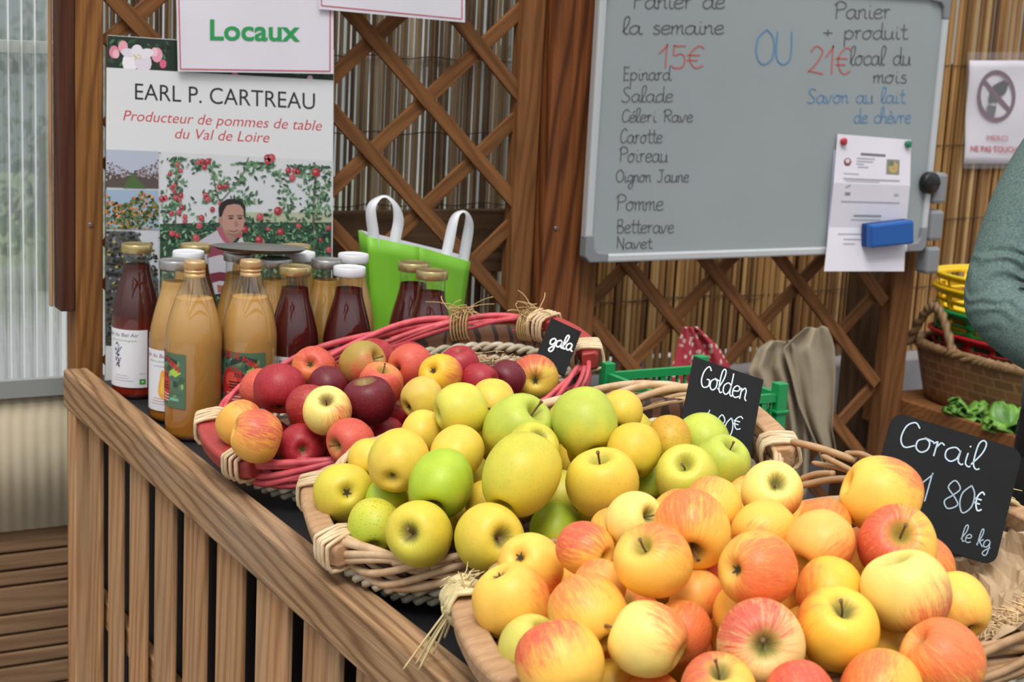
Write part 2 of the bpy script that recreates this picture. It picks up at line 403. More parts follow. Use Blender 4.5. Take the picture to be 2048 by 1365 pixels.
G_('t', 6, '3,17 3,8 3,2 5,0 7,1|0,11 6,11'); G_('u', 9, '0,9 1,9 1,2 4,0 7,3 7,9|7,9 7,2 9,0'); G_('v', 8, '0,9 3,0 6,9 8,9'); G_(' ', 8, '0,0')
G_('P', 10, '2,17 2,8 2,0|0,14 4,18 9,16 9,11 2,9'); G_('E', 9, '8,17 2,17 2,17 2,0 2,0 8,0|2,9 7,9'); G_('S', 10, '9,16 5,18 2,15 4,10 8,6 7,1 3,0 0,2')
G_('C', 9, '9,15 6,18 2,14 1,5 4,0 9,3'); G_('O', 11, '6,18 1,13 1,4 5,0 10,4 10,13 6,18'); G_('J', 11, '2,17 10,17|7,17 7,10 7,3 4,0 1,2')
G_('B', 10, '2,17 2,8 2,0|2,17 7,17 7,11 2,9 8,8 8,1 2,0'); G_('N', 10, '1,0 1,17 1,17 8,0 8,0 8,17'); G_('U', 11, '1,17 1,4 5,0 9,4 9,17'); G_('G', 10, '9,15 6,18 2,13 1,5 4,0 9,2 9,7 6,7')
G_('R', 10, '2,17 2,8 2,0|0,14 4,18 9,16 9,11 2,9|4,9 9,0'); G_('1', 6, '0,11 4,17 4,17 4,0'); G_('5', 9, '8,17 2,17 2,17 2,10 6,11 8,7 7,1 3,0 1,2'); G_('2', 10, '1,14 4,18 8,15 6,9 1,2 1,2 9,0')
G_('8', 9, '5,9 1,13 4,18 8,14 5,9 1,4 4,0 9,4 5,9'); G_('0', 9, '5,18 1,12 1,5 4,0 8,5 8,13 5,18'); G_('€', 10, '9,15 6,17 2,12 2,5 5,0 9,2|0,10 7,10|0,6 6,6'); G_(',', 4, '2,1 1,-3'); G_('+', 10, '4,3 4,11|0,7 8,7')
def hand(art, t, u0, v0, u1, unit, wd, col, slope=0, lean=0.05, vdown=True, shift=0):
    """handwriting from u0 to u1 on baseline v0; unit = a tenth of the x height"""
    tot = sum(GL[c][0] for c in t); k = (u1-u0)/tot; x = 0; sg = -1 if vdown else 1
    art.n += 1; L = art.n
    for c in t:
        adv, sts = GL[c]
        if c != ' ':
            for st in sts:
                P = cr([(a, b, 0) for a, b in st], 5)
                art.line([(u0+(x+p.x+p.y*lean)*k, v0+sg*p.y*unit+slope*(x+p.x)*k) for p in P], wd, col, L)
        x += adv

# ================================================================ THE SETTING
def struct(mb, name, mats, **k): return tag(mb.build(name, mats, **k), kind='structure')
struct(MB().box((-4, -3, -.1), (8, 9, 0)), 'floor', M_conc, smooth=False)
mb = MB(); mb.box((1.86, 3.24, 0), (6, 3.46, .612)); struct(mb, 'wall_back', M_conc, smooth=False, bevel=.006)
struct(MB().box((1.86, 3.50, .612), (6, 3.53, 1.42)), 'wall_rear', W_dark, smooth=False)
# greenhouse side: cladding boards low down, a pale base board, then corrugated clear sheet
k = NT('beige_render'); f = k.noise(k.objco(), 5, 5, .6)
k.l(k.ramp(f, [(.3, lin('#ada086')), (.7, lin('#c6b99e'))]), k.b.inputs['Base Color']); k.set(Roughness=.85); M_beige = k.m
mb = MB(); zz = .455
for hh in [.056, .036, .033, .058, .043, .036, .031, .05, .04, .06, .06]:
    mb.box((-1.6, 3.10-.012+rnd.uniform(-.002, .002), zz-hh+.004), (.86, 3.125, zz)); zz -= hh
mb.box((-1.6, 3.125, 0), (.86, 3.15, .455)); struct(mb, 'wall_left', W_clad, smooth=False, bevel=.004)
struct(MB().grid(lambda u, v: (-1.6+2.46*u, 3.074+.0009*math.cos(2*PI*(-1.6+2.46*u)/.0245), .452+.272*v), 804, 1), 'wall_left_base', M_beige, solid=.002)
k = NT('corrugated_clear_sheet'); k.t.nodes.remove(k.b)
r0 = k.n('BsdfRefraction'); r0.inputs['IOR'].default_value = 1.38; r0.inputs['Roughness'].default_value = .09; r0.inputs[0].default_value = lin('#f4f8f6')
t0 = k.n('BsdfTransparent'); t0.inputs[0].default_value = lin('#f2f6f4'); rf = k.n('MixShader'); rf.inputs[0].default_value = .5; k.l(t0.outputs[0], rf.inputs[1]); k.l(r0.outputs[0], rf.inputs[2])
tl = k.n('BsdfTranslucent'); tl.inputs[0].default_value = lin('#c9d4cf'); gl = k.n('BsdfGlossy'); gl.inputs['Roughness'].default_value = .12
m1 = k.n('MixShader'); m1.inputs[0].default_value = .28; k.l(rf.outputs[0], m1.inputs[1]); k.l(tl.outputs[0], m1.inputs[2])
fr = k.n('LayerWeight'); fr.inputs[0].default_value = .5; m2 = k.n('MixShader'); k.l(k.math('MULTIPLY_ADD', k.math('POWER', fr.outputs['Facing'], 3), .9, .06, clamp=True), m2.inputs[0])
k.l(m1.outputs[0], m2.inputs[1]); k.l(gl.outputs[0], m2.inputs[2]); k.l(m2.outputs[0], k.o.inputs[0]); M_corr = k.m
mb = MB(); PIT = .0245
def corr(u, v):
    X = -1.6+3.5*u; return (X, 3.085+.005*math.cos(2*PI*X/PIT)+.0012*math.cos(4*PI*X/PIT), .452+2.1*v)
mb.grid(corr, 1144, 1)
for i in range(1144):                               # whitish strip along each ridge paints in the sky's refracted bright line
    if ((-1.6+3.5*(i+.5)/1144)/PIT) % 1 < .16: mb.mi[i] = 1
k = NT('painted_ridge_glint'); k.t.nodes.remove(k.b); tw = k.n('BsdfTranslucent'); tw.inputs[0].default_value = (.95, .97, .97, 1); dw_ = k.n('BsdfDiffuse'); dw_.inputs[0].default_value = (.9, .93, .93, 1)
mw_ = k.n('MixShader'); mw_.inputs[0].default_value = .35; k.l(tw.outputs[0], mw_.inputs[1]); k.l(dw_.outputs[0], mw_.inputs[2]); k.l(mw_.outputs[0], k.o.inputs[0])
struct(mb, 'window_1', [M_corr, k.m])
mb = MB(); mb.box((-1.6, 3.062, .722), (.86, 3.079, .756)); struct(mb, 'trim_1', plain('grey_bar', '#8f928f', .7), smooth=False)
mb = MB(); mb.box((-1.6, 3.10, 1.375), (1.9, 3.13, 1.397)); struct(mb, 'trim_2', plain('pale_bar', '#ecece6', .7), smooth=False)
# roof timbers overhead
mb = MB()
for i in range(7): mb.box((-3, -1.6+i*.85, 2.7), (6, -1.6+i*.85+.07, 2.86))
for i in range(5): mb.box((-2.5+i*1.8, -3, 2.86), (-2.5+i*1.8+.06, 5, 2.94))
struct(mb, 'ceiling', W_dark, smooth=False)
# ground and shrubs beyond the clear sheet
M_leafout = plain('grey_green_leaf', '#3f5038', .6, var=.4, vscale=3)
struct(MB().box((-12, 3.3, -.12), (12, 14, -.02)), 'ground', plain('lawn_ground', '#6f7a5c', .9, var=.3, vscale=2), smooth=False)
def shrub(c, rx, rz, n, label, seed, mat):
    r_ = random.Random(seed); t = thing('shrub', label, 'shrub', (c[0], c[1], 0), 'shrubs beyond the clear sheet'); mb = MB()
    for i in range(n):
        a, b = r_.uniform(0, 2*PI), math.acos(r_.uniform(-1, 1)); q = r_.uniform(.6, 1)
        p = Vector((c[0]+rx*q*math.sin(b)*math.cos(a), c[1]+rx*.5*q*math.sin(b)*math.sin(a), c[2]+rz*q*math.cos(b)))
        x = Vector((r_.uniform(-1, 1), r_.uniform(-1, 1), r_.uniform(-1, 1))).normalized()*r_.uniform(.03, .07); y = x.orthogonal().normalized()*x.length*.45
        mb.add([p-x, p+y, p+x, p-y], [(0, 1, 2, 3)])
    mb.build('foliage', mat, t, smooth=False)
    MB().tube([(c[0], c[1], 0), (c[0], c[1], c[2])], [.05, .03]).build('stem', W_dark, t)
shrub((-.9, 6.2, .85), 1.0, .8, 2600, 'grey green shrub blurred behind the clear corrugated sheet', 1, M_leafout)
shrub((.8, 7.4, .7), .8, .62, 1800, 'low green shrub behind the corrugated sheet near the timber post', 2, plain('mid_green_leaf', '#586a44', .6, var=.4, vscale=3))
shrub((2.0, 8.2, .8), .8, .7, 900, 'dark shrub glimpsed through the thin reed screen', 3, M_leafout)

# ================================================================ TIMBER POSTS AND TRELLIS
def board(name, p0, p1, wd, tk, mat, parent=None, nrm=(0, -1, 0), bevel=.0025):
    p0, p1 = Vector(p0), Vector(p1); x = (p1-p0); L = x.length; x.normalize(); n = Vector(nrm); n = (n-x*n.dot(x)).normalized(); y = n.cross(x)
    M = Matrix((x, y, n)).transposed().to_4x4(); M.translation = (p0+p1)/2
    return MB().box((-L/2, -wd/2, -tk/2), (L/2, wd/2, tk/2)).build(name, mat, parent, M=M, smooth=False, bevel=bevel, local=True)
def screw(parent, p, r=.0045, n=(0, -1, 0)):
    M = Vector(n).to_track_quat('Z', 'Y').to_matrix().to_4x4(); M.translation = Vector(p)
    return MB().lathe([(r, 0), (r, .0008), (r*.7, .0016), (.0012, .001)], 14, M).build('screw', M_screw, parent)

t = thing('wooden_post', 'square timber post at the end of the slatted rail, screw in its face', 'post', (.777, 2.9, 0))
board('post_body', (.777, 2.8975, 0), (.777, 2.8975, 2.5), .05, .065, W_post, t)
p = at(181, 450, 2.8645); screw(t, p)
t = thing('trim_board', 'dark brown trim board nailed along the timber post, ending in mid air', 'board', (.737, 2.9, .93), None)
board('plank', (.738, 2.89, .925), (.738, 2.89, 2.5), .026, .05, W_trim, t)
board('edge_strip', (.722, 2.922, .925), (.722, 2.922, 2.5), .006, .013, W_slat, t)

t = thing('square_post', 'thick reddish square post between the trellis and the whiteboard', 'post', (1.757, 2.9, 0))
board('post_body', (1.757, 2.89, 0), (1.757, 2.89, 2.5), .094, .12, W_big, t); screw(t, at(1112, 457, 2.829))

def slat_clip(x0, x1, z0, z1, X, Z, s):            # a 45 degree line through (X, Z) with slope s, cut to a rectangle
    P = []
    for x in (x0, x1):
        z = Z+s*(x-X)
        if z0 <= z <= z1: P.append((x, z))
    for z in (z0, z1):
        x = X+(z-Z)/s
        if x0 < x < x1: P.append((x, z))
    return P[:2] if len(P) >= 2 else None
def trellis(label, x0, x1, z0, z1, Y, downs, ups, stiles):
    t = thing('trellis_panel', label, 'trellis', ((x0+x1)/2, Y, z0))
    for (X, Z) in downs:
        q = slat_clip(x0, x1, z0, z1, X, Z, -.96)
        if q: board('slat', (q[0][0], Y-.006, q[0][1]), (q[1][0], Y-.006, q[1][1]), .029, .010, W_trel, t, bevel=.0015)
    for (X, Z) in ups:
        q = slat_clip(x0, x1, z0, z1, X, Z, .9)
        if q: board('slat', (q[0][0], Y+.005, q[0][1]), (q[1][0], Y+.005, q[1][1]), .029, .010, W_trel, t, bevel=.0015)
    for (a, b, wd) in stiles: board('stile', (a, Y, z0), (a, Y, b), wd, .04, W_trel, t)
    return t
# spacing taken along X at height 1.2
trellis('brown lattice trellis between the fruit poster and the reddish square post', .81, 1.665, .55, 2.2, 2.885,
        [(1.345+.228*i, 1.2) for i in range(-5, 6)], [(1.324+.246*i, 1.2) for i in range(-5, 5)], [(1.681, 2.5, .052)])
trellis('brown lattice trellis with cloths on it, below the whiteboard', 1.86, 2.70, .30, 1.25, 2.87,
        [(1.501+.211*i, 1.2) for i in range(0, 7)], [(1.93+.276*i, 1.2) for i in range(-1, 7)], [(1.834, 1.4, .05), (2.745, 1.4, .064)])
t = thing('rear_post', 'dark upright post standing behind the lattice under the whiteboard', 'post', (2.79, 3.02, 0))
board('post_body', (2.80, 3.03, 0), (2.80, 3.03, 1.1), .10, .05, W_dark, t)
t = thing('cross_board', 'dark weathered horizontal board behind the lattice and the green bag', 'board', (1.3, 2.95, .93))
board('plank', (.84, 2.975, 1.018), (1.70, 2.975, 1.018), .135, .02, W_dark, t)

# ================================================================ REED AND BAMBOO SCREENS
def screen(name, label, x0, x1, z0, z1, Y, pit, r0, cols, mat, wires, seed, wob=.003):
    r_ = random.Random(seed); t = thing(name, label, 'screen', ((x0+x1)/2, Y, z0)); mb = MB(); x = x0
    while x < x1:
        r = r0*r_.uniform(.7, 1.25); c = lin(r_.choice(cols)); v = r_.uniform(.8, 1.15); c = tuple(min(1, q*v) for q in c[:3])+(1,)
        a, b = r_.uniform(-wob, wob), r_.uniform(-wob, wob); yy = Y+r_.uniform(-.003, .003)
        H = z1-r_.uniform(0, .02); n = 6
        mb.tube([(x+a+(b-a)*q/n+r_.uniform(-.0006, .0006), yy, z0+(H-z0)*q/n) for q in range(n+1)], r, 6, col=c, caps=False)
        x += r*2+pit*r_.uniform(.0, 1.0)
    mb.build('reed_mat', mat, t)
    for z in wires:
        MB().tube([(x0+(x1-x0)*i/60, Y-.0085+.0015*math.sin(i*2.1), z+.003*math.sin(i*.7)) for i in range(61)], .0011, 5).build('wire', M_wire, t)
screen('reed_screen', 'thin pale reed screen with daylight between the stems, behind the first lattice', .855, 1.72, .3, 2.3, 3.03, .0024, .0042,
       ['#bda17c', '#cdb491', '#a2866a', '#d6c2a4', '#957b5e', '#c0a888'], M_reed, (1.395, 1.24, 1.09), 4)
screen('bamboo_screen', 'golden brown bamboo screen along the back, under and beside the whiteboard', 1.84, 5.2, .613, 2.3, 3.33, .005, .0068,
       ['#a9804c', '#c29a62', '#8a6236', '#b58d58', '#d0ad78', '#7a5530', '#b08652', '#96703f'], M_bamboo, (1.42, 1.20, .99, .80), 5)

# ================================================================ THE STALL: RAILING, TABLE
t = thing('stall_railing', 'weathered slatted wooden railing along the customer side of the fruit stall', 'railing', (.75, 1.8, 0))
board('top_rail', (.75, .55, .785), (.75, 2.863, .785), .07, .044, W_rail, t, nrm=(-1, 0, 0), bevel=.004)
WM_slats = [(2.718, .082), (2.592, .085), (2.462, .098), (2.323, .105), (2.18, .108), (2.03, .118), (1.868, .13), (1.705, .13), (1.545, .13), (1.385, .13), (1.225, .13), (1.06, .13), (.9, .13), (.74, .13)]
for y, wd in WM_slats: board('slat', (.749, y, .03), (.749, y, .752), wd*.86, .009, W_slat, t, nrm=(-1, 0, 0))
board('corner_stile', (.745, 2.815, 0), (.745, 2.815, .752), .05, .03, W_slat, t, nrm=(-1, 0, 0))
board('crossbar', (.77, .6, .40), (.77, 2.84, .40), .05, .02, W_slat, t, nrm=(-1, 0, 0))
board('crossbar', (.77, .6, .12), (.77, 2.84, .12), .05, .02, W_slat, t, nrm=(-1, 0, 0))
t = thing('display_table', 'long display table covered in black sheet inside the slatted railing', 'table', (1.17, 1.7, 0))
MB().box((.781, .5, .775), (1.56, 2.838, .80)).build('tabletop', M_tabletop, t, smooth=False, bevel=.003)
MB().box((.784, .5, .02), (.79, 2.838, .775)).build('black_skirt', M_black, t, smooth=False)
for x in (.83, 1.52):
    for y in (.56, 2.78): MB().box((x-.02, y-.02, 0), (x+.02, y+.02, .775)).build('leg', M_dgrey, t, smooth=False)

# ================================================================ POSTER AND PAPER SIGNS
def pxfn(Y, eps=6e-6):
    return lambda u, v, L: tuple(at(u, v, Y-.0006-L*eps))
def sheet(name, corners, Y, mat, parent, tk=.001):
    P = [at(x, y, Y) for x, y in corners]; return MB().hexa([p+Vector((0, tk, 0)) for p in P]+P).build(name, mat, parent, smooth=False)
YP = 2.845
t = thing('poster', 'tall fruit grower poster with orchard photographs behind the juice bottles', 'poster', tuple(at(440, 780, YP)))
sheet('card', [(211, 768), (663, 800), (668, 100), (215, 70)], YP, M_poster, t)
ar = Art(pxfn(YP)); ar.n = 40; R_ = random.Random(11)
def leaf(a, x, y, s, ang, col, lay):
    c, sn = math.cos(ang), math.sin(ang); a.poly([(x+c*p-sn*q, y+sn*p+c*q) for p, q in ((-s, 0), (-s*.3, -s*.36), (s*.35, -s*.32), (s, 0), (s*.35, s*.32), (-s*.3, s*.36))], col, lay)
def clip(a, b, lo, hi): return max(lo, min(hi, a))
ys = lambda x: 300+(x-212)*.058                     # the printed band's own slope on the card
# blossom picture on top
ar.poly([(215, 71), (667, 102), (667, 164), (214, 137)], '#26362a', 1)
for i in range(260):
    x = R_.uniform(222, 660); y = R_.uniform(78, 128)+(x-215)*.06
    leaf(ar, x, y, R_.uniform(4, 9), R_.uniform(0, 6), R_.choice(['#35523a', '#3f6b45', '#2a3c2e', '#1d2420', '#4c7a52', '#453d38']), 2+i % 30)
for (x, y, s, c) in ((228, 104, 13, '#e58aa4'), (246, 94, 13, '#efa9bb'), (232, 108, 9, '#f2bccb'), (314, 110, 15, '#efa4ba'), (326, 128, 9, '#e8678d'), (309, 104, 9, '#f4ccd6'), (470, 150, 8, '#e58aa4'), (620, 158, 8, '#e9bccb')): ar.disc(x, y, s*.75, s, c, 12)
for (x, y, a, b, r0) in ((262, 122, 17, 22, .3), (286, 124, 17, 21, -.3), (258, 106, 16, 9, .2), (274, 103, 12, 14, 0), (292, 107, 15, 10, -.2)): ar.disc(x, y, a, b, R_.choice(['#eee9f1', '#f6f2f8', '#e6deeb']), 14, rot=r0)
for i in range(14): ar.disc(275+R_.uniform(-8, 8), 113+R_.uniform(-4, 5), 1.4, 1.4, '#d6c27a', 6)
ar.base = 100; ar.n = 100
# white band with lettering
ar.poly([(213, 135), (667, 161), (665, 324), (212, 299)], '#e3e4e6')
ar.text('EARL P. CARTREAU', 270, 199, 630, 33, '#23282c', slope=.056)
ar.text('Producteur de pommes de table', 246, 241, 644, 21, '#c8424e', shear=.25, slope=.052)
ar.text('du Val de Loire', 350, 277, 539, 21, '#c8424e', shear=.25, slope=.045)
# three small pictures
ar.poly([(212, 299), (317, 303), (317, 375), (212, 374)], '#b9c0d2')
ar.poly([(212, 345), (265, 352), (317, 348), (317, 377), (212, 374)], '#5b4f4a'); ar.poly([(240, 350), (290, 351), (284, 346), (246, 346)], '#526a58')
ar.poly([(262, 350), (268, 350), (292, 377), (246, 376)], '#4f6a3c')
for i in range(170):
    x = R_.choice([R_.uniform(213, 258), R_.uniform(270, 316)]); e_ = abs(x-265)/52; y = R_.uniform(346-e_*26, 350+e_*10)
    ar.disc(x, y, R_.uniform(1.5, 3), R_.uniform(1.5, 3), R_.choice(['#8d7f86', '#a3959b', '#6d6266', '#bdb0b4', '#564d4d']), 5, 60+i % 30)
ar.poly([(212, 379), (317, 381), (317, 460), (212, 457)], '#9fb6cc')
for i in range(420):
    x = R_.uniform(213, 316); top = 384+26*(.5+.5*math.sin((x-222)/13.5)); y = R_.uniform(top, 457)
    ar.disc(x, y, R_.uniform(2, 4), R_.uniform(1.5, 3.4), R_.choice(['#5f6f3c', '#4a5a33', '#3a4428', '#7f8a4c', '#2c3322', '#6b7c45']) if R_.random() > (.30 if y < 430 else .1) else R_.choice(['#e08a48', '#d9773c', '#e8a05e']), 6, 95+i % 40)
ar.poly([(212, 462), (317, 464), (317, 700), (211, 692)], '#5b5f62'); ar.poly([(270, 463), (317, 464), (317, 560), (296, 520), (284, 485)], '#c9cdd6')
for i in range(620):
    x = R_.uniform(213, 313); y = R_.uniform(464, 690)
    if x > 278 and y < 505+R_.uniform(-35, 30): continue
    ar.disc(x, y, R_.uniform(2, 5), R_.uniform(2, 4), R_.choice(['#3d3f34', '#2b2c28', '#4d4e3f', '#1f201f', '#5d5a44']) if R_.random() > .13 else R_.choice(['#b4a765', '#8e8a9e']), 6, 140+i % 40)
# main orchard picture
ar.poly([(322, 303), (663, 322), (663, 460), (320, 448)], '#d8dade'); ar.poly([(320, 448), (663, 440), (661, 800), (318, 780)], '#3a5645')
ar.poly([(440, 425), (663, 425), (663, 445), (440, 445)], '#b9bfa4')
for (pts, wd) in ((((440, 405), (432, 380), (425, 345), (418, 320)), 2.5), (((440, 405), (462, 380), (485, 350), (497, 315)), 2.2), (((628, 520), (627, 420), (632, 350), (628, 325)), 5), (((350, 480), (352, 400), (358, 330)), 2.5)): ar.line(pts, wd, '#6b6358', 185)
cl = [(350, 320, 22, 26, 40), (352, 370, 16, 30, 50), (350, 415, 28, 22, 60), (402, 325, 22, 18, 50), (428, 345, 10, 18, 26), (500, 325, 24, 20, 60), (480, 365, 14, 18, 26), (450, 370, 14, 14, 26), (418, 395, 16, 14, 30), (560, 355, 26, 22, 30), (596, 335, 20, 16, 36), (632, 340, 30, 24, 80), (636, 385, 28, 26, 60), (570, 400, 22, 20, 40), (630, 420, 26, 16, 50), (490, 400, 24, 14, 40), (535, 330, 14, 10, 16)]
for (cx, cy, sx, sy, n) in cl:
    for i in range(n): leaf(ar, clip(R_.gauss(cx, sx*.6), 0, 324, 659), max(ys(cx)+10, R_.gauss(cy, sy*.6)), R_.uniform(3.5, 7), R_.uniform(0, 6.3), R_.choice(['#4c7355', '#5d8763', '#3d5f48', '#6f9a73', '#2f4a3a', '#88a97f']), 190+i % 40)
for i in range(1700):
    x, y = R_.uniform(323, 659), R_.uniform(428, 640)
    if y < 470 and R_.random() > (y-420)/50: continue
    leaf(ar, x, y, R_.uniform(3.5, 7.5), R_.uniform(0, 6.3), R_.choice(['#5b8262', '#47694f', '#335741', '#77a07c', '#24392d', '#93b591', '#55755c']), 235+i % 60)
for (x, y, r) in ((397, 325, 5), (405, 323, 5), (416, 323, 6), (409, 334, 5.5), (355, 329, 4.5), (361, 341, 4.5), (340, 348, 4.5), (440, 374, 6), (452, 373, 5), (411, 390, 5), (415, 398, 6), (535, 316, 7), (543, 316, 8), (535, 323, 6), (577, 341, 6), (590, 342, 6), (585, 356, 6.5), (596, 344, 5), (632, 345, 8.5), (349, 371, 4), (343, 375, 4), (348, 383, 4), (324, 398, 6), (331, 396, 5), (351, 395, 5), (362, 391, 5), (360, 400, 4), (364, 415, 5), (358, 425, 5), (343, 427, 5), (370, 434, 5), (369, 443, 4), (425, 419, 5), (403, 436, 6), (399, 451, 6), (344, 467, 6), (355, 471, 5), (392, 476, 7), (556, 422, 8), (520, 434, 7), (489, 459, 7), (597, 452, 5), (561, 464, 7), (518, 480, 8), (526, 488, 5), (536, 458, 4), (657, 456, 5), (658, 500, 6), (641, 480, 4), (478, 470, 6), (324, 535, 5), (440, 407, 4)):
    ar.disc(x, y, r, r*1.05, R_.choice(['#b8404a', '#c4525a', '#a8343f']), 12, 300); ar.disc(x-r*.25, y-r*.25, r*.45, r*.4, '#d1757a', 8, 302)
# the grower in the picture: striped shirt, short dark hair, looking out
ar.poly([(395, 485), (412, 474), (432, 462), (444, 455), (452, 470), (466, 492), (478, 484), (482, 476), (486, 484), (488, 520), (486, 580), (425, 590), (415, 560), (410, 520)], '#c9c3cd', 310)
ar.poly([(432, 456), (444, 452), (449, 466), (463, 488), (462, 494), (446, 482), (438, 470)], '#b0606f', 312); ar.poly([(479, 478), (483, 474), (489, 486), (484, 492), (472, 490)], '#c9ced2', 312)
for (a, b, c) in ((488, 514, '#93465a'), (544, 566, '#7c3346')): ar.poly([(418, a+4), (440, a), (466, a+4), (485, a+3), (486, b-3), (466, b), (440, b-4), (414, b+3)], c, 314)
ar.poly([(434, 570), (450, 572), (452, 585), (436, 586)], '#a86a55', 316)
ar.poly([(446, 440), (474, 452), (474, 476), (464, 486), (452, 474), (444, 458)], '#a97f73', 318)
ar.poly([(440, 424), (444, 412), (456, 404), (470, 401), (484, 408), (489, 420), (490, 440), (486, 456), (480, 468), (470, 475), (460, 472), (450, 464), (444, 452), (440, 440)], '#bd9284', 320)
ar.poly([(438, 436), (437, 416), (443, 405), (455, 398), (470, 398), (484, 402), (491, 414), (491, 434), (488, 438), (487, 420), (480, 410), (468, 408), (454, 411), (448, 420), (444, 432), (442, 440)], '#2c2727', 324)
ar.disc(441, 441, 4, 8, '#b08375', 10, 326)
for x in (462, 480): ar.disc(x, 437, 5.2, 2.2, '#4a332f', 8, 330); ar.line([(x-6, 432), (x+6, 432)], 2, '#3a2a28', 331)
ar.poly([(472, 438), (478, 452), (470, 455), (468, 451)], '#a97c6e', 330); ar.line([(458, 461), (466, 464), (477, 461)], 2.2, '#7d4b47', 332); ar.poly([(450, 460), (458, 470), (470, 475), (480, 468), (484, 458), (476, 466), (462, 468)], '#93746c', 328)
ar.poly([(212, 692), (318, 702), (318, 780), (212, 769)], '#e3e4e6', 345)
ar.build('printed_picture', t)

Y1 = 2.835
t = thing('paper_sign', 'laminated white sheet with a green word hanging over the top of the poster', 'sign', tuple(at(510, 145, Y1)))
sheet('sheet', [(356, 143), (667, 148), (667, -120), (350, -120)], Y1, M_paper, t)
ar = Art(pxfn(Y1)); ar.text('Locaux', 420, 79, 600, 40, '#2f9e58', bold=.022, slope=.016)
for q in (((361, 138), (660, 142.5)), ((361, 138), (355, -110)), ((660, 142.5), (661, -110))): ar.line(q, 2.2, '#c65a66')
ar.build('lettering', t)
t = thing('paper_sign', 'white sheet with a thin red border overlapping the green lettered one at the top', 'sign', tuple(at(785, 30, Y1-.006)))
sheet('sheet', [(638, 18), (930, 45), (932, -140), (640, -140)], Y1-.006, M_paper, t)
ar = Art(pxfn(Y1-.006)); ar.line([(643, 11), (924, 38)], 2, '#c65a66'); ar.line([(924, 38), (925, -120)], 2, '#c65a66'); ar.line([(643, 11), (644, -120)], 2, '#c65a66')
ar.build('border_print', t)

# ================================================================ WHITEBOARD
YB = 2.79
t = thing('whiteboard', 'magnetic whiteboard with handwritten basket prices in an aluminium frame', 'whiteboard', tuple(at(1510, 513, YB)))
bx0, bx1, bz0, bz1 = 1.784, 2.738, .995, 1.592
MB().box((bx0+.01, YB, bz0+.01), (bx1-.01, YB+.012, bz1-.01)).build('panel', M_board, t, smooth=False)
for a, b in (((bx0+.05, bz0+.008), (bx1-.05, bz0+.008)), ((bx0+.05, bz1-.008), (bx1-.05, bz1-.008)), ((bx0+.008, bz0+.05), (bx0+.008, bz1-.05)), ((bx1-.008, bz0+.05), (bx1-.008, bz1-.05))):
    board('frame_rail', (a[0], YB+.004, a[1]), (b[0], YB+.004, b[1]), .018, .022, M_alu, t, bevel=.004)
for (x, z, sx, sz) in ((bx0, bz0, 1, 1), (bx1, bz0, -1, 1), (bx0, bz1, 1, -1), (bx1, bz1, -1, -1)):
    pts = [(0, .012), (.012, 0), (.058, 0), (.058, .019), (.03, .022), (.021, .032), (.018, .058), (0, .058)]
    P = [(x+sx*a, z+sz*b) for a, b in pts]
    if sx*sz < 0: P = P[::-1]
    mb = MB(); n = len(P); mb.add([(a, YB-.009, b) for a, b in P]+[(a, YB+.017, b) for a, b in P], [tuple(range(n)), tuple(range(2*n-1, n-1, -1))]+[(i, n+i, n+(i+1) % n, (i+1) % n) for i in range(n)])
    mb.build('corner_cap', M_greyplastic, t, smooth=False, bevel=.003)
ar = Art(pxfn(YB-.0003)); K_, R2, B2 = '#5d6164', '#c8645c', '#5a8fbb'
wd = 2.6
for (s_, u0, v0, u1, un, c, w_) in (
    ('Panier de', 1264, 17, 1450, 1.9, K_, 3.2), ('la semaine', 1245, 68, 1448, 1.75, K_, 3.2), ('15€', 1316, 136, 1410, 2.6, R2, 3.6), ('OU', 1510, 129, 1588, 3.9, B2, 4),
    ('Panier', 1668, 37, 1782, 1.9, K_, 3), ('+ produit', 1646, 78, 1814, 1.75, K_, 3), ('local du', 1700, 130, 1822, 1.9, K_, 3), ('mois', 1746, 166, 1814, 1.6, K_, 2.8), ('21€', 1616, 148, 1704, 3.1, R2, 3.6),
    ('Savon au lait', 1614, 206, 1810, 1.6, B2, 2.6), ('de chèvre', 1708, 246, 1822, 1.55, B2, 2.6),
    ('Epinard', 1245, 160, 1342, 1.5, K_, wd), ('Salade', 1243, 204, 1346, 1.65, K_, wd), ('Céleri Rave', 1243, 244, 1386, 1.4, K_, wd), ('Carotte', 1240, 286, 1325, 1.6, K_, wd), ('Poireau', 1238, 324, 1336, 1.7, K_, wd),
    ('Oignon Jaune', 1232, 364, 1378, 1.4, K_, wd), ('Pomme', 1232, 421, 1327, 1.8, K_, wd), ('Betterave', 1232, 466, 1348, 1.55, K_, wd), ('Navet', 1233, 497, 1304, 1.25, K_, wd)):
    hand(ar, s_, u0, v0, u1, un, w_*.68, c)
ar.build('marker_lettering', t, M_ink)
for y0, y1 in ((342, 408), (416, 481), (488, 546)):                                  # grey blocks clipped along the frame's outer edge
    a = at(1888, (y0+y1)/2, YB+.02); z0, z1 = at(1888, y1, YB+.02).z, at(1888, y0, YB+.02).z
    MB().box((bx1+.004, YB-.012, z0+.004), (bx1+.046, YB+.03, z1-.002)).build('side_block', M_greyplastic, t, smooth=False, bevel=.008)

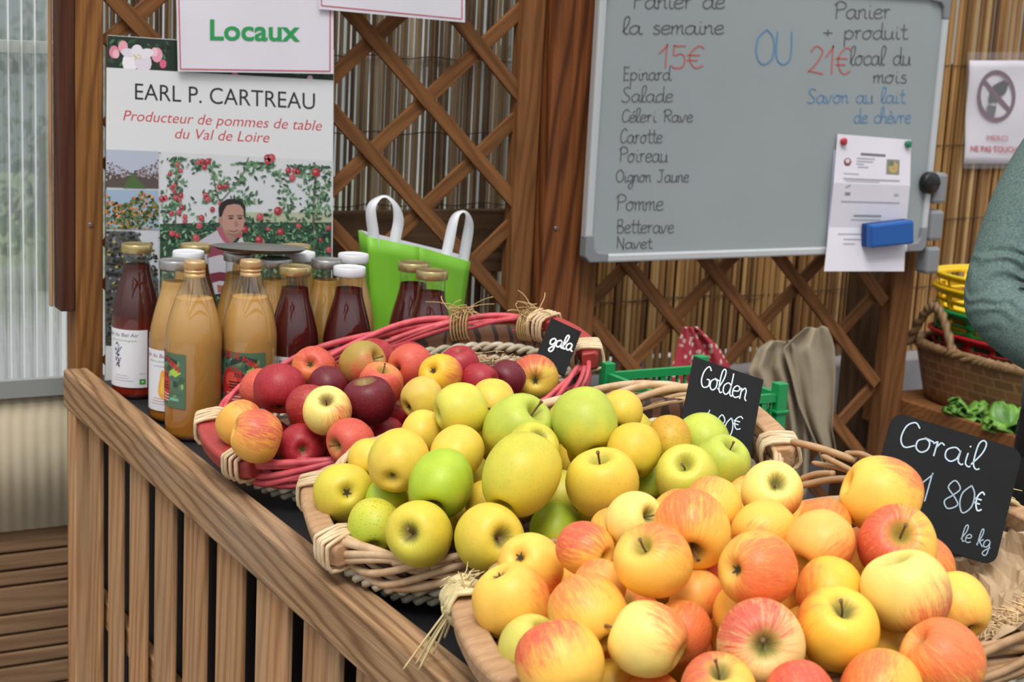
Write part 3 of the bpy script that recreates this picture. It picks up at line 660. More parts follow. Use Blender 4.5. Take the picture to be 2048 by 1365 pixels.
# notice, magnets, eraser on the board
YN = YB-.004
t = thing('paper_notice', 'white letter folded in three pinned to the whiteboard by coloured magnets', 'notice', tuple(at(1735, 540, YN)))
rows = [(268, 1675, 1822, 280, 0), (366, 1667, 1820, 372, .012), (455, 1658, 1812, 456, .004), (543, 1648, 1808, 543, .018)]
def nfn(u, v):
    q = v*3; i = min(2, int(q)); f = q-i; a, b = rows[i], rows[i+1]
    xl, xr = a[1]+(b[1]-a[1])*f, a[2]+(b[2]-a[2])*f; yl, yr = a[0]+(b[0]-a[0])*f, a[3]+(b[3]-a[3])*f
    d = a[4]+(b[4]-a[4])*f
    return at(xl+(xr-xl)*u, yl+(yr-yl)*u, YN-d)
MB().grid(nfn, 2, 3).build('sheet', M_paper, t, smooth=False, solid=.0006)
MB().add([at(1668, 300, YN+.002), at(1700, 300, YN+.002), at(1700, 490, YN-.004), at(1653, 490, YN-.004)], [(0, 1, 2, 3)]).build('rear_sheet', plain('bluish_paper', '#cfd0ea', .6), t, smooth=False, solid=.0005)
def nsurf(u, v, L):
    p = nfn(u, v); return tuple(p+Vector((0, -.0009-L*6e-6, 0)))
ar = Art(nsurf)
for (u0, u1, v, c, h_) in ((.33, .66, .125, '#77757c', .008), (.28, .52, .155, '#b2b0b8', .004), (.28, .5, .175, '#b2b0b8', .004), (.28, .38, .195, '#b2b0b8', .004), (.30, .44, .215, '#b2b0b8', .004), (.12, .32, .265, '#bcbac2', .004), (.12, .86, .30, '#a9a7b0', .005), (.15, .6, .315, '#b9b7c0', .003), (.12, .88, .47, '#a9a7b0', .004), (.3, .66, .575, '#8f9a98', .007), (.27, .66, .605, '#b9b7c0', .004), (.12, .55, .715, '#b9b7c0', .004), (.2, .5, .755, '#b5b3bc', .004), (.2, .35, .79, '#b5b3bc', .004)): ar.rect(u0, v-h_, u1, v+h_, c)
ar.disc(.16, .185, .05, .028, '#8a4a48', 12); ar.disc(.16, .178, .03, .016, '#d8cfd2', 10); ar.rect(.68, .15, .85, .255, '#8f8a74'); ar.disc(.77, .205, .06, .042, '#c2a668', 10); ar.disc(.74, .18, .04, .02, '#6f7a66', 8)
ar.line([(.16, .365), (.22, .345)], .008, '#8a8890'); ar.rect(.16, .40, .23, .42, '#8f8d95'); ar.rect(.8, .40, .86, .415, '#b5b3bc')
ar.build('printed_text', t)
def magnet(x, y, c, label, r=.0085):
    p = at(x, y, YN-.0008); t = thing('magnet', label, 'magnet', tuple(p), 'magnets on the whiteboard')
    M = Vector((0, -1, 0)).to_track_quat('Z', 'Y').to_matrix().to_4x4(); M.translation = p
    MB().lathe([(r*.8, 0), (r*.75, .004), (r, .006), (r, .009), (r*.8, .0105), (.001, .011)], 20, M).build('button', plain('magnet_paint', c, .35), t)
magnet(1684, 283, '#b8303a', 'red round magnet at the upper corner of the folded letter')
magnet(1813, 288, '#1f7d55', 'green round magnet at the other upper corner of the folded letter')
p = at(1853, 365, YB-.0005); t = thing('magnet', 'large black round magnet near the whiteboard frame above the eraser', 'magnet', tuple(p), 'magnets on the whiteboard')
M = Vector((0, -1, 0)).to_track_quat('Z', 'Y').to_matrix().to_4x4(); M.translation = p
MB().lathe([(.024, 0), (.026, .004), (.026, .017), (.0235, .021), (.002, .0215)], 30, M).build('disc', plain('black_plastic', '#141416', .4), t)
MB().box((p.x-.022, p.y-.0245, p.z-.003), (p.x+.022, p.y-.0205, p.z+.003)).build('grip_ridge', plain('black_plastic_ridge', '#101012', .4), t, smooth=False, bevel=.001)
t = thing('eraser', 'blue rectangular whiteboard eraser stuck over the folded letter', 'eraser', tuple(at(1787, 470, YN-.03)))
A_, B_, C_, D_ = [at(x, y, YN-.045) for x, y in ((1743, 497), (1829, 488), (1829, 441), (1744, 451))]; dy = Vector((0, .022, 0))
MB().hexa([A_+dy, B_+dy, B_, A_, D_+dy, C_+dy, C_, D_]).build('body', plain('blue_plastic', '#1d5aa6', .45), t, smooth=False, bevel=.005)
dy2 = Vector((0, .036, 0)); MB().hexa([A_+dy2, B_+dy2, B_+dy, A_+dy, D_+dy2, C_+dy2, C_+dy, D_+dy]).build('felt_pad', plain('navy_felt', '#173f78', .9), t, smooth=False, bevel=.003)

# do-not-touch sign in a plastic sleeve on the bamboo
YS = 3.31
t = thing('warning_sign', 'white do not touch notice in a clear sleeve on the bamboo screen', 'sign', tuple(at(1990, 335, YS)))
def sgrid(u, v):
    xa, xb = 1938-12*v, 2070-5*v; p = at(xa+(xb-xa)*u, 121+(327-121)*v, YS); return p+Vector((0, -.002-.003*math.sin(v*9)*math.sin(u*5+1), 0))
MB().grid(sgrid, 12, 14).build('sheet', M_paper, t, solid=.0008)
k = NT('clear_plastic_sleeve'); k.t.nodes.remove(k.b); tr = k.n('BsdfTransparent'); gl = k.n('BsdfGlossy'); gl.inputs['Roughness'].default_value = .15; df = k.n('BsdfDiffuse'); df.inputs[0].default_value = (.8, .8, .82, 1)
m1 = k.n('MixShader'); m1.inputs[0].default_value = .12; k.l(tr.outputs[0], m1.inputs[1]); k.l(df.outputs[0], m1.inputs[2]); m2 = k.n('MixShader'); m2.inputs[0].default_value = .06; k.l(m1.outputs[0], m2.inputs[1]); k.l(gl.outputs[0], m2.inputs[2]); k.l(m2.outputs[0], k.o.inputs[0])
MB().grid(lambda u, v: at(1931-9*v+(2082-1931)*u, 104+(337-104)*v, YS)+Vector((0, -.008-.002*math.sin(u*11)*math.sin(v*7), 0)), 12, 14).build('sleeve', k.m, t)
def ssurf(u, v, L): p = at(u, v, YS); return tuple(p+Vector((0, -.0062-L*8e-6, 0)))
ar = Art(ssurf); mv = '#6e4a58'
for i in range(40):
    a, b = 2*PI*i/40, 2*PI*(i+1)/40; f = lambda r1, a_: (1990+r1*38*math.cos(a_), 192+r1*52*math.sin(a_)); ar.poly([f(1, a), f(1, b), f(.83, b), f(.83, a)], mv, 2)
ar.poly([(1982, 172), (2004, 160), (2015, 166), (2008, 186), (1998, 194), (1984, 182)], '#34383a', 3); ar.poly([(1978, 182), (1984, 182), (1996, 192), (1990, 207), (1984, 203), (1976, 208), (1974, 198)], '#42474a', 3)
ar.poly([(1972, 210), (1990, 212), (1986, 234), (1970, 222)], '#585e60', 3)
ar.line([(1963, 160), (2018, 224)], 9, mv, 6)
ar.text('MERCI', 1971, 281, 2012, 11, '#c2525c', slope=.03); ar.text('NE PAS TOUCHER', 1938, 303, 2046, 11.5, '#c23a46', bold=.02, slope=.02)
ar.build('lettering', t)

# ================================================================ JUICE BOTTLES
TT = .8005
def prof_smooth(P, n=4): return [(max(0.0004, p.x), p.y) for p in cr([(a, b, 0) for a, b in P], n)]
PW = prof_smooth([(.001, .004), (.030, .001), (.037, .001), (.041, .006), (.0415, .02), (.0415, .08), (.0415, .135), (.0408, .150), (.0375, .170), (.0315, .194), (.0262, .213), (.0236, .226), (.0229, .240), (.0229, .252), (.0240, .256), (.0240, .262)])
PN = prof_smooth([(.001, .005), (.032, .001), (.040, .001), (.0445, .007), (.045, .02), (.045, .09), (.045, .150), (.0440, .170), (.0395, .194), (.0325, .217), (.0240, .240), (.0178, .256), (.0150, .264), (.0145, .270)])
def inner(P, top, d=.0013):
    Q = [(max(.0004, r-d), z+(.002 if z < .01 else 0)) for r, z in P if z < top]; r = Q[-1][0]; return Q+[(r*.98, top), (.0005, top-.0005)]
MESH = {}
def shared(key, make):
    if key not in MESH: MESH[key] = make()
    return MESH[key]
def meshpart(name, mesh, mat, parent):
    o = bpy.data.objects.new(name, mesh); COL.objects.link(o); o.parent = parent; WM[o.name] = WM[parent.name]
    if mat is not None:
        if not mesh.materials: mesh.materials.append(mat)
        o.material_slots[0].link = 'OBJECT'; o.material_slots[0].material = mat
    return o
def quick(mb, smooth=True, mat=None):
    me = bpy.data.meshes.new('shape'); me.from_pydata(mb.v, [], mb.f); me.polygons.foreach_set('use_smooth', [smooth]*len(mb.f))
    me.materials.append(mat or M_glass); me.set_sharp_from_angle(angle=math.radians(50)) if smooth else None; me.update(); return me
def lid_mesh():
    mb = MB(); n = 48
    prof = [(.0235, .2555), (.0262, .2545), (.0268, .2555), (.0268, .2670), (.0258, .2688), (.0235, .2692), (.0225, .2684), (.0005, .2684)]
    mb.lathe(prof, n)
    for i, v in enumerate(mb.v):
        x, y, z = v; r = math.hypot(x, y)
        if .2545 < z < .262 and r > .026: a = math.atan2(y, x); q = 1+.012*math.cos(6*a); mb.v[i] = (x*q, y*q, z)
    return quick(mb)
def screw_mesh():
    mb = MB(); mb.lathe([(.0150, .2600), (.0168, .2600), (.0168, .2645), (.0158, .2655), (.0168, .2665), (.0168, .2705), (.0160, .2712), (.0168, .2720), (.0168, .2835), (.0158, .2850), (.0005, .2852)], 48); return quick(mb)
def knurl_mesh():
    mb = MB()
    for i in range(44):
        a = 2*PI*i/44; mb.tube([(.0168*math.cos(a), .0168*math.sin(a), .275), (.0168*math.cos(a), .0168*math.sin(a), .2825)], .0006, 4)
    return quick(mb, False)
def label_art(kind, art, R):
    s = 1/R
    if kind in ('grape', 'pear'):
        red = kind == 'pear'
        art.rect(-1.63, .022, .47, .124, '#dcdce2', 1, 40)
        art.text('Verger du Bel Air', -1.75, .1115, .10, .0066, '#8f3a3f' if red else '#3a3a40', shear=.1, vdown=False)
        art.text('culture biologique', -1.2, .1035, .02, .0035, '#5fa05c', vdown=False)
        if red:
            art.text('jus de poire', -.9, .096, -.4, .003, '#7a7a7c', vdown=False)
            q = [(0, .092), (.10, .091), (.18, .084), (.22, .074), (.30, .062), (.31, .053), (.22, .046), (.05, .043), (-.14, .046), (-.24, .054), (-.22, .064), (-.14, .075), (-.10, .085)]
            q = [(u*.75-.50, v) for u, v in q]; art.poly(q, '#e6a63c'); art.poly([((u+.50)*.55-.46, (v-.066)*.6+.064) for u, v in q], '#f1c261')
        else:
            rg = random.Random(3)
            for i in range(40): art.disc(-.78+rg.gauss(0, .11)*(1-(i/60)), .092-.034*(i/40)+rg.uniform(-.004, .004), .035, .0016, rg.choice(['#2f3348', '#41465c', '#262a3b', '#59607a']), 8)
            art.line([(-.85, .100), (-.78, .090), (-.72, .070), (-.80, .056)], .0012, '#4a4f45', 60); art.line([(-.95, .097), (-.85, .1), (-.76, .094)], .003, '#33384c', 61)
        for v, a, b in ((.043, -.9, -.35), (.0385, -1.0, -.3), (.034, -1.0, -.1)): art.rect(a, v-.0006, b, v+.0006, '#b5b3ba' if not red else '#d09a9c', 70, 10)
        art.rect(.14, .028, .40, .0375, '#3f8f3f', 71, 6); art.disc(.27, .033, .06, .002, '#b9d8b0', 8, 72)
        art.text('100 cl', .15, .0455, .38, .0028, '#8d8d94', vdown=False)
    else:
        art.rect(-1.5, .055, .55, .142, '#4d6a52', 1, 40); rg = random.Random(5)
        for i in range(46): art.disc(rg.uniform(-1.4, .5), rg.uniform(.062, .136), rg.uniform(.05, .14), rg.uniform(.003, .007), rg.choice(['#6c8f5a', '#8fae68', '#30433a', '#587a62', '#7c9aa0', '#3d5a3f']), 9, 2+i % 8, rg.uniform(-.02, .02))
        art.disc(-.62, .088, .52, .030, '#bb2a2c', 24, 12); art.disc(-.72, .097, .24, .012, '#d7503f', 16, 13); art.poly([(-.75, .119), (-.3, .127), (.22, .125), (.25, .131), (-.3, .137), (-.75, .128)], '#2c3a30', 14)
        art.poly([(-.15, .112), (.1, .118), (.4, .112), (.15, .104)], '#a9c24c', 15)
        V = 'PUR JUS DE POMMES'; u = -1.42
        for i, ch in enumerate(V):
            if ch != ' ': art.text(ch, u, .134-.006*(i/16)**2*1.5-.0125*(max(0, i-9)/7), u+.085, .010, '#c81f22', bold=.03, vdown=False, fit=True, lay=20)
            u += .104
        art.text('FRUITS', -.72, .1105, -.14, .0062, '#1f5c40', bold=.03, vdown=False, lay=21); art.text('JOUR', -.60, .1015, -.18, .0062, '#1d2a22', bold=.03, vdown=False, lay=21)
        for i, v in enumerate((.093, .0885, .084)): art.rect(-.8, v-.0012, -.22+.04*i, v+.0012, '#3a1517', 22, 8)
        for i, v in enumerate((.075, .070, .065)): art.rect(-.9, v-.001, -.15, v+.001, '#c9b0a6', 22, 8)
        art.rect(-.1, .066, .3, .0705, '#6fae95', 22, 6); art.rect(-.3, .077, .5, .0774, '#30433a', 23, 8)
def label_mesh(kind, R):
    a = Art(lambda u, v, L: (u, v, L)); label_art(kind, a, R); mb = a.mb
    me = bpy.data.meshes.new('label'); me.from_pydata(mb.v, [], mb.f); me.materials.append(M_print)
    ca = me.color_attributes.new('Col', 'FLOAT_COLOR', 'CORNER'); vals = []
    for p in me.polygons: vals += list(mb.c[p.index] or (1, 1, 1, 1))*p.loop_total
    ca.data.foreach_set('color', vals)
    bm = bmesh.new(); bm.from_mesh(me)
    for i in range(-34, 13): bmesh.ops.bisect_plane(bm, geom=bm.verts[:]+bm.edges[:]+bm.faces[:], dist=1e-6, plane_co=(i*.05, 0, 0), plane_no=(1, 0, 0))
    bm.to_mesh(me); bm.free()
    for v in me.vertices: u, z, L = v.co; r = R+.0005+L*4e-6; v.co = (r*math.sin(u), -r*math.cos(u), z)
    me.update(); return me
def bottle(x, y, narrow, juice_m, cap, lab, label, turn=0):
    t = thing('juice_bottle', label, 'bottle', (x, y, TT), 'juice bottles on the stall')
    P = PN if narrow else PW; k = 'n' if narrow else 'w'
    meshpart('glass', shared('g'+k, lambda: quick(MB().lathe(P, 56, cap=False))), M_glass, t)
    meshpart('juice', shared('j'+k, lambda: quick(MB().lathe(inner(P, .226 if narrow else .233), 56))), juice_m, t)
    if narrow:
        c = meshpart('cap', shared('cap', screw_mesh), M_goldcap2, t); meshpart('knurling', shared('knurl', knurl_mesh), M_goldcap2, c)
    else: meshpart('lid', shared('lid', lid_mesh), cap, t)
    if lab:
        o = meshpart('label', shared('l'+lab, lambda: label_mesh(lab, P[len(P)//3][0])), None, t)
        o.rotation_euler = (0, 0, math.atan2(-y, -x)+PI/2+turn)
    return t
GD, SL, WH = M_goldcap, M_silver, M_whitelid
bottle(.817, 2.711, 0, M_redder, GD, 'grape', 'dark red juice bottle with a gold lid and grape label, nearest the timber post')
bottle(.827, 2.528, 0, M_amber, SL, 'pear', 'amber juice bottle with a silver lid and pear label by the railing')
bottle(.821, 2.415, 1, M_amber, None, 'apple', 'amber juice bottle with a gold screw cap at the front by the railing', -.82)
bottle(.911, 2.407, 1, M_amber, None, 'apple', 'amber juice bottle with a gold screw cap, red apple label fully in view', .06)
bottle(.878, 2.616, 0, M_amber2, WH, None, 'amber juice bottle with a white lid behind the pear label bottle')
bottle(.916, 2.691, 0, M_red, GD, None, 'dark juice bottle with a gold lid close to the poster, behind a white lid')
bottle(1.003, 2.674, 0, M_amber2, GD, None, 'amber bottle with a gold lid under the grey metal dish, next to the poster')
bottle(.959, 2.589, 0, M_amber2, SL, None, 'amber bottle with a silver lid holding up the tip of the grey dish')
bottle(.996, 2.514, 0, M_amber2, SL, None, 'amber bottle with a silver lid directly behind the apple label bottle')
bottle(1.089, 2.652, 0, M_amber2, GD, None, 'rear bottle with a gold lid behind a white lidded one, beside the green bag')
bottle(1.063, 2.572, 0, M_amber2, WH, None, 'amber bottle with a white lid touching the end of the grey metal dish')
bottle(.997, 2.430, 0, M_red, GD, 'grape', 'dark red juice bottle with a gold lid beside the amber apple label bottle', .05)
bottle(1.078, 2.489, 0, M_amber2, SL, None, 'amber bottle with a silver lid between two dark red bottles')
bottle(1.148, 2.536, 0, M_amber2, WH, None, 'amber bottle with a white lid against the green bag')
bottle(1.083, 2.406, 0, M_red, WH, 'grape', 'dark red juice bottle with a white lid in front of the green bag', .5)
bottle(1.212, 2.428, 0, M_red, GD, None, 'dark red bottle with a gold lid, rear of the pair before the green bag')
bottle(1.205, 2.345, 0, M_red, GD, None, 'dark red bottle with a gold lid, front of the pair by the red basket rim')
t = thing('metal_dish', 'flat grey metal dish lying across the bottle lids', 'dish', (0, 0, 0)); c = atz(519, 500, 1.0795)
t.location = c; WM[t.name] = Matrix.Translation(c)
Mx = Matrix.Translation(c) @ Matrix.Rotation(-.06, 4, 'X') @ Matrix.Rotation(.035, 4, 'Y')
MB().lathe([(.001, -.001), (.05, -.0035), (.070, -.001), (.080, .0045), (.0808, .0052), (.0795, .0055), (.069, .0005), (.05, -.002), (.001, .0006)], 48, Mx).build('bowl', plain('brushed_steel', '#7f7d79', .35, metal=.6), t)

# ================================================================ GREEN PAPER BAG
M_green = plain('green_paper', '#76b82a', .5, var=.06, vscale=9, bump=.1, bscale=30)
M_bagin = plain('white_kraft', '#dcdde2', .6)
t = thing('paper_bag', 'bright green paper carrier bag with white handles behind the bottles', 'bag', tuple(atz(830, 720, .8)))
yb = 2.61
bl, br = at(757, 715, yb), at(908, 715, yb+.02); tl, tr = at(735, 474, yb+.01), at(941, 524, yb+.05); cm, cb_ = at(838, 494, yb-.012), at(838, 715, yb-.004)
for q in (bl, br, cb_): q.z = TT
dpt = Vector((.02, .085, 0))
rg = random.Random(2)
def panel(a, b, c, d):                              # a, b bottom; c, d top; with slight creases
    def fn(u, v):
        p = (a*(1-u)+b*u)*(1-v)+(c*(1-u)+d*u)*v
        return p+Vector((0, .004*math.sin(u*7+v*3)*math.sin(v*5), 0))*(4*u*(1-u))
    return fn
mb = MB()
mb.grid(panel(bl, cb_, tl, cm), 8, 10); mb.grid(panel(cb_, br, cm, tr), 8, 10)
mb.grid(panel(br, br+dpt, tr, tr+dpt), 6, 10); mb.grid(panel(br+dpt, bl+dpt, tr+dpt, tl+dpt), 8, 10); mb.grid(panel(bl+dpt, bl, tl+dpt, tl), 6, 10)
mb.add([bl, cb_, br, br+dpt, bl+dpt], [(0, 1, 2, 3, 4)])
mb.build('paper_body', M_green, t, solid=.0006)
ins = lambda p, c: p+(c-p)*.035+Vector((0, 0, .0015)); cc = (bl+br)/2+dpt/2; ct = (tl+tr)/2+dpt/2
mb = MB(); a_ = [ins(p, cc) for p in (bl, br, br+dpt, bl+dpt)]; b_ = [ins(p, ct) for p in (tl, tr, tr+dpt, tl+dpt)]; b_[0].z += .001
for i in range(4): mb.grid(panel(a_[i], a_[(i+1) % 4], b_[i], b_[(i+1) % 4]), 4, 4)
mb.build('white_lining', M_bagin, t)
def ribbon(px, Y0, Y1, wpx, parent):
    P = cr([at(x, y, Y0+(Y1-Y0)*i/(len(px)-1)) for i, (x, y) in enumerate(px)], 8); n = len(P); V = []
    for i, p in enumerate(P):
        tt = (P[min(i+1, n-1)]-P[max(i-1, 0)]).normalized(); k_ = math.sin(PI*i/(n-1))
        s = tt.cross(FWD).normalized(); s = (s*(1-.75*k_**3)+FWD*(.9*k_**3)).normalized()*wpx; V += [p-s, p+s]
    return MB().add(V, [(2*i, 2*i+1, 2*i+3, 2*i+2) for i in range(n-1)]).build('handle', M_bagin, parent, solid=.001)
ribbon([(748, 500), (747, 470), (742, 420), (756, 398), (774, 394), (791, 412), (797, 440), (792, 470), (786, 500)], yb+.012, yb+.008, .0100, t)
ribbon([(887, 535), (896, 495), (908, 440), (922, 424), (934, 428), (938, 450), (932, 490), (924, 535)], yb+.05, yb+.075, .0100, t)

# ================================================================ WICKER BASKETS
def basket_frame(A_, B_, b, ph):
    A_, B_ = Vector(A_), Vector(B_); c = (A_+B_)/2; u = B_-A_; L = u.length; u.normalize(); v = Vector((0, 0, 1)).cross(u).normalized(); w_ = u.cross(v)
    p = math.radians(ph); v, w_ = v*math.cos(p)+w_*math.sin(p), w_*math.cos(p)-v*math.sin(p); return c, u, v, w_, L/2, b
def wicker(key, c1, c2, dark):
    k = NT(key); co = k.objco(); f = k.noise(co, 45, 4); g = k.noise(co, 7, 2); oi = k.n('ObjectInfo')
    c = k.mix(k.ramp(f, [(.35, (0, 0, 0)), (.7, (1, 1, 1))]), lin(c1), lin(c2)); c = k.mix(k.ramp(g, [(.5, (0, 0, 0)), (.8, (.6, .6, .6))]), c, lin(dark))
    hs = k.n('HueSaturation'); k.l(c, hs.inputs['Color']); k.l(k.math('MULTIPLY_ADD', oi.outputs['Random'], .22, .89), hs.inputs['Value']); k.l(hs.outputs[0], k.b.inputs['Base Color']); k.set(Roughness=.5); k.bump(f, .2, .0015); return k.m
M_wred = wicker('red_wicker', '#cf5a5f', '#b53c48', '#8f2f3a'); M_wnat = wicker('natural_wicker', '#d3b591', '#b8926a', '#8d6a48'); M_wcor = wicker('grey_wicker', '#b9936a', '#93714e', '#6a5138')
M_cord = wicker('white_cord', '#cfc4ad', '#a79b84', '#8c8069'); M_raffia = wicker('raffia', '#dfcf9f', '#c8b27c', '#a89158')
M_tie = wicker('pale_binding', '#dcc4a0', '#c2a37c', '#a38561')
def chip_mat():
    k = NT('chip_weave'); co = k.objco(); ck = k.n('TexBrick'); ck.inputs['Scale'].default_value = 14; ck.inputs['Mortar Size'].default_value = .035; ck.inputs['Color1'].default_value = lin('#523424'); ck.inputs['Color2'].default_value = lin('#68442d'); ck.inputs['Mortar'].default_value = lin('#2a1a12')
    k.l(co, ck.inputs['Vector']); k.l(ck.outputs['Color'], k.b.inputs['Base Color']); k.set(Roughness=.6); return k.m
M_chip = chip_mat()
BF = {}
def basket(key, name, label, A_, B_, b, ph, m_rod, m_wood, binding, seed, nrods=9, pw=2.9, hl=.092):
    fr_ = BF[key] = basket_frame(A_, B_, b, ph); c, u, v, w_, a, b = fr_; r_ = random.Random(seed)
    t = thing(name, label, 'basket', tuple(c-w_*.085))
    def P(tt, s=1, dw=0, out=0):
        k_ = 2/pw; ct, st = math.cos(tt), math.sin(tt)
        x, y = a*s*math.copysign(abs(ct)**k_, ct), b*s*math.copysign(abs(st)**k_, st); q = Vector((x, y)); q = q+q.normalized()*out
        return c+u*q.x+v*q.y+w_*dw
    # rods of the rim: each runs part of the way round, weaving past the others, with a cut end
    hw = math.asin((hl/b)**(pw/2))
    for side in (0, 1):
        base0 = hw*.7 if side == 0 else PI+hw*.7; span = PI-hw*1.4
        for i in range(nrods):
            ph0 = r_.uniform(0, 6.28); turns = r_.uniform(1.0, 2.2); lo = 0 if i % 3 else r_.uniform(.05, .35); hi = 1 if i % 3 != 1 else r_.uniform(.65, .95)
            pts = []; N = 40
            for j in range(N+1):
                q = lo+(hi-lo)*j/N; ang = ph0+turns*2*PI*q
                pts.append(P(base0+span*q, 1, -.006+.015*math.sin(ang)+(i-nrods/2)*.0016, .007*math.cos(ang)+.003))
            rr = r_.uniform(.0042, .0060); MB().tube(pts, [rr*(1-.25*j/N) for j in range(N+1)], 8).build('rim_rod', m_rod, t)
    # braided cord below the rim, twisted from two strands, and a second one lower down
    for s, dw, q in ((.985, -.032, .0052), (.905, -.056, .0045), (.925, -.036, .0046)):
        cb = MB()
        for k_ in range(2):
            N = 420; pts = []
            for j in range(N):
                tt = 2*PI*j/N; ang = 2*PI*62*j/N/2+k_*PI; pts.append(P(tt, s, dw+.0042*math.sin(ang), .0042*math.cos(ang)+.004))
            cb.tube(pts, q, 6, closed=True)
        cb.build('cord_braid', M_cord, t)
    body = MB()
    lev = [(.975, .0), (.975, -.022), (.955, -.040), (.91, -.056), (.84, -.063), (.78, -.066)]
    N = 72
    for (s, dw) in lev:
        for j in range(N): body.v.append(tuple(P(2*PI*j/N, s, dw)))
    for i in range(len(lev)-1):
        for j in range(N): body.f.append([i*N+j, i*N+(j+1) % N, (i+1)*N+(j+1) % N, (i+1)*N+j]); body.mi.append(0); body.c.append(None)
    body.f.append([(len(lev)-1)*N+j for j in range(N)]); body.mi.append(0); body.c.append(None)
    body.build('woven_body', M_chip, t, solid=.003)
    for side in (0, 1):                             # carved wooden grip let into each end of the rim
        cen = PI if side == 0 else 0; mb = MB(); N = 14; V = []
        for j in range(N+1):
            tt = cen-hw*1.12+2.24*hw*j/N; g = 1 if 0 < j < N else .86
            for (o_, dw) in ((.002, -.014), (.031*g, -.012), (.033*g, .010), (.028*g, .015), (.004, .015)): V.append(P(tt, 1, dw, o_-.004))
        F = [(j*5+k_, j*5+(k_+1) % 5, (j+1)*5+(k_+1) % 5, (j+1)*5+k_) for j in range(N) for k_ in range(5)]+[(4, 3, 2, 1, 0), tuple(range(N*5, N*5+5))]
        mb.add(V, F); hd = mb.build('handle', m_wood, t, smooth=True, bevel=.0025, sharp=35)
        for e_ in (-1, 1):
            if binding == 'raffia': continue
            bm_ = MB(); m0 = cen+e_*hw*.80
            for q in range(5):
                tt = m0+e_*(q-2)*.034/b*.20; lo = [(-.007, -.017), (.034, -.016), (.0355, .011), (.029, .0185), (-.006, .018)]
                skew = e_*r_.uniform(-.01, .02)
                pts = [P(tt+skew*(1 if o_ > .02 else -1), 1, dw, o_-.004) for o_, dw in lo]
                bm_.tube(cr(pts, 3, True), .0027, 6, closed=True)
            bm_.build('binding', M_tie, hd)
    return t, P
tG, PG = basket('g', 'wicker_basket', 'red painted wicker basket of red apples in front of the juice bottles', (.760, 2.092, .874), (1.305, 2.075, 1.0), .186, 9, M_wred, M_redwood, 'tie', 1, 11, 2.25, .078)
tY, PY = basket('y', 'wicker_basket', 'natural pale wicker basket of yellow green apples in the middle of the stall', (.764, 1.735, .873), (1.292, 1.590, .980), .196, 7, M_wnat, W_handle, 'tie', 2, 12)
tC, PC = basket('c', 'wicker_basket', 'raffia tied grey brown wicker basket of blushing apples nearest the camera', (.750, 1.302, .878), (1.339, 1.135, .958), .194, 4, M_wcor, W_handle, 'raffia', 3)
# raffia knot and tails on the nearest basket's grip
c, u, v, w_, a, b = BF['c']
def raffia(parent, base, P, tails, seed, big=1):
    r_ = random.Random(seed); mb = MB()
    for i in range(9):
        pts = []
        for j in range(15):
            a_ = 2*PI*j/14; q = base+(i-4)*.0042*v+w_*(.003+.021*math.sin(a_))*big+(u*-.020*math.cos(a_))*big+Vector((r_.uniform(-.002, .002), r_.uniform(-.002, .002), r_.uniform(-.002, .002))); pts.append(q)
        mb.tube(cr(pts, 2), .0034*r_.uniform(.7, 1.2), 5)
    for i in range(22):                             # frayed fibre
        q = base+w_*.02*big; d = Vector((r_.uniform(-1, 1), r_.uniform(-1, 1), r_.uniform(-.2, 1)))*.022*big
        mb.tube([q+v*r_.uniform(-.018, .018), q+d*.6+Vector((0, 0, .004)), q+d+v*r_.uniform(-.015, .015)], [.001, .0008, .0005], 4)
    for (e_, n) in tails:
        for i in range(n):
            o_ = Vector((r_.uniform(-1, 1), r_.uniform(-1, 1), r_.uniform(-1, 1)))*.004; q = Vector(e_)
            mid = (base+q)/2+Vector((0, 0, .012))
            mb.tube(cr([base+w_*.018+o_, mid+o_, q+o_*2.2], 6), .0013, 5)
    return mb.build('raffia_tie', M_raffia, parent)
hwc = math.asin((.092/.194)**1.45)
raffia(tC, PC(PI-hwc*.86, 1, .0, .016), PC, [(atz(818, 1330, .825), 3), (atz(845, 1318, .825), 2), (atz(885, 1290, .84), 1)], 4)
raffia(tC, PC(-hwc*.9, 1, 0, .008), PC, [(PC(-hwc*.9, 1, -.03, .035), 4)], 5, 1.3)
raffia(tC, PC(hwc*1.05, 1, 0, .008), PC, [(PC(hwc, 1, -.03, .04), 3)], 6)
# straw coloured fray tied on the red basket's far grip
r_ = random.Random(9); M_fibre = plain('dry_fibre', '#b79a67', .7, var=.2)
for (tt, n) in ((.95, 46), (.42, 34)):
    mb = MB()
    base = PG(tt, 1, .012, .006)
    for i in range(n):
        d = Vector((r_.uniform(-1, 1), r_.uniform(-1, 1), r_.uniform(-.3, .9)))*r_.uniform(.012, .045); s0 = Vector((r_.uniform(-.018, .018), 0, 0))
        mb.tube(cr([base+s0+Vector((0, 0, -.018)), base+s0+Vector((0, 0, .004)), base+s0*.7+d*.6+Vector((0, 0, .006)), base+d], 3), .0009, 4)
    for i in range(6):
        pts = [PG(tt+(i-3)*.022, 1, -.005+.026*math.sin(q), .006+.021*math.cos(q)) for q in [2*PI*j/12 for j in range(12)]]; mb.tube(pts, .0018, 5, closed=True)
    mb.build('raffia_tie', M_fibre, tG)
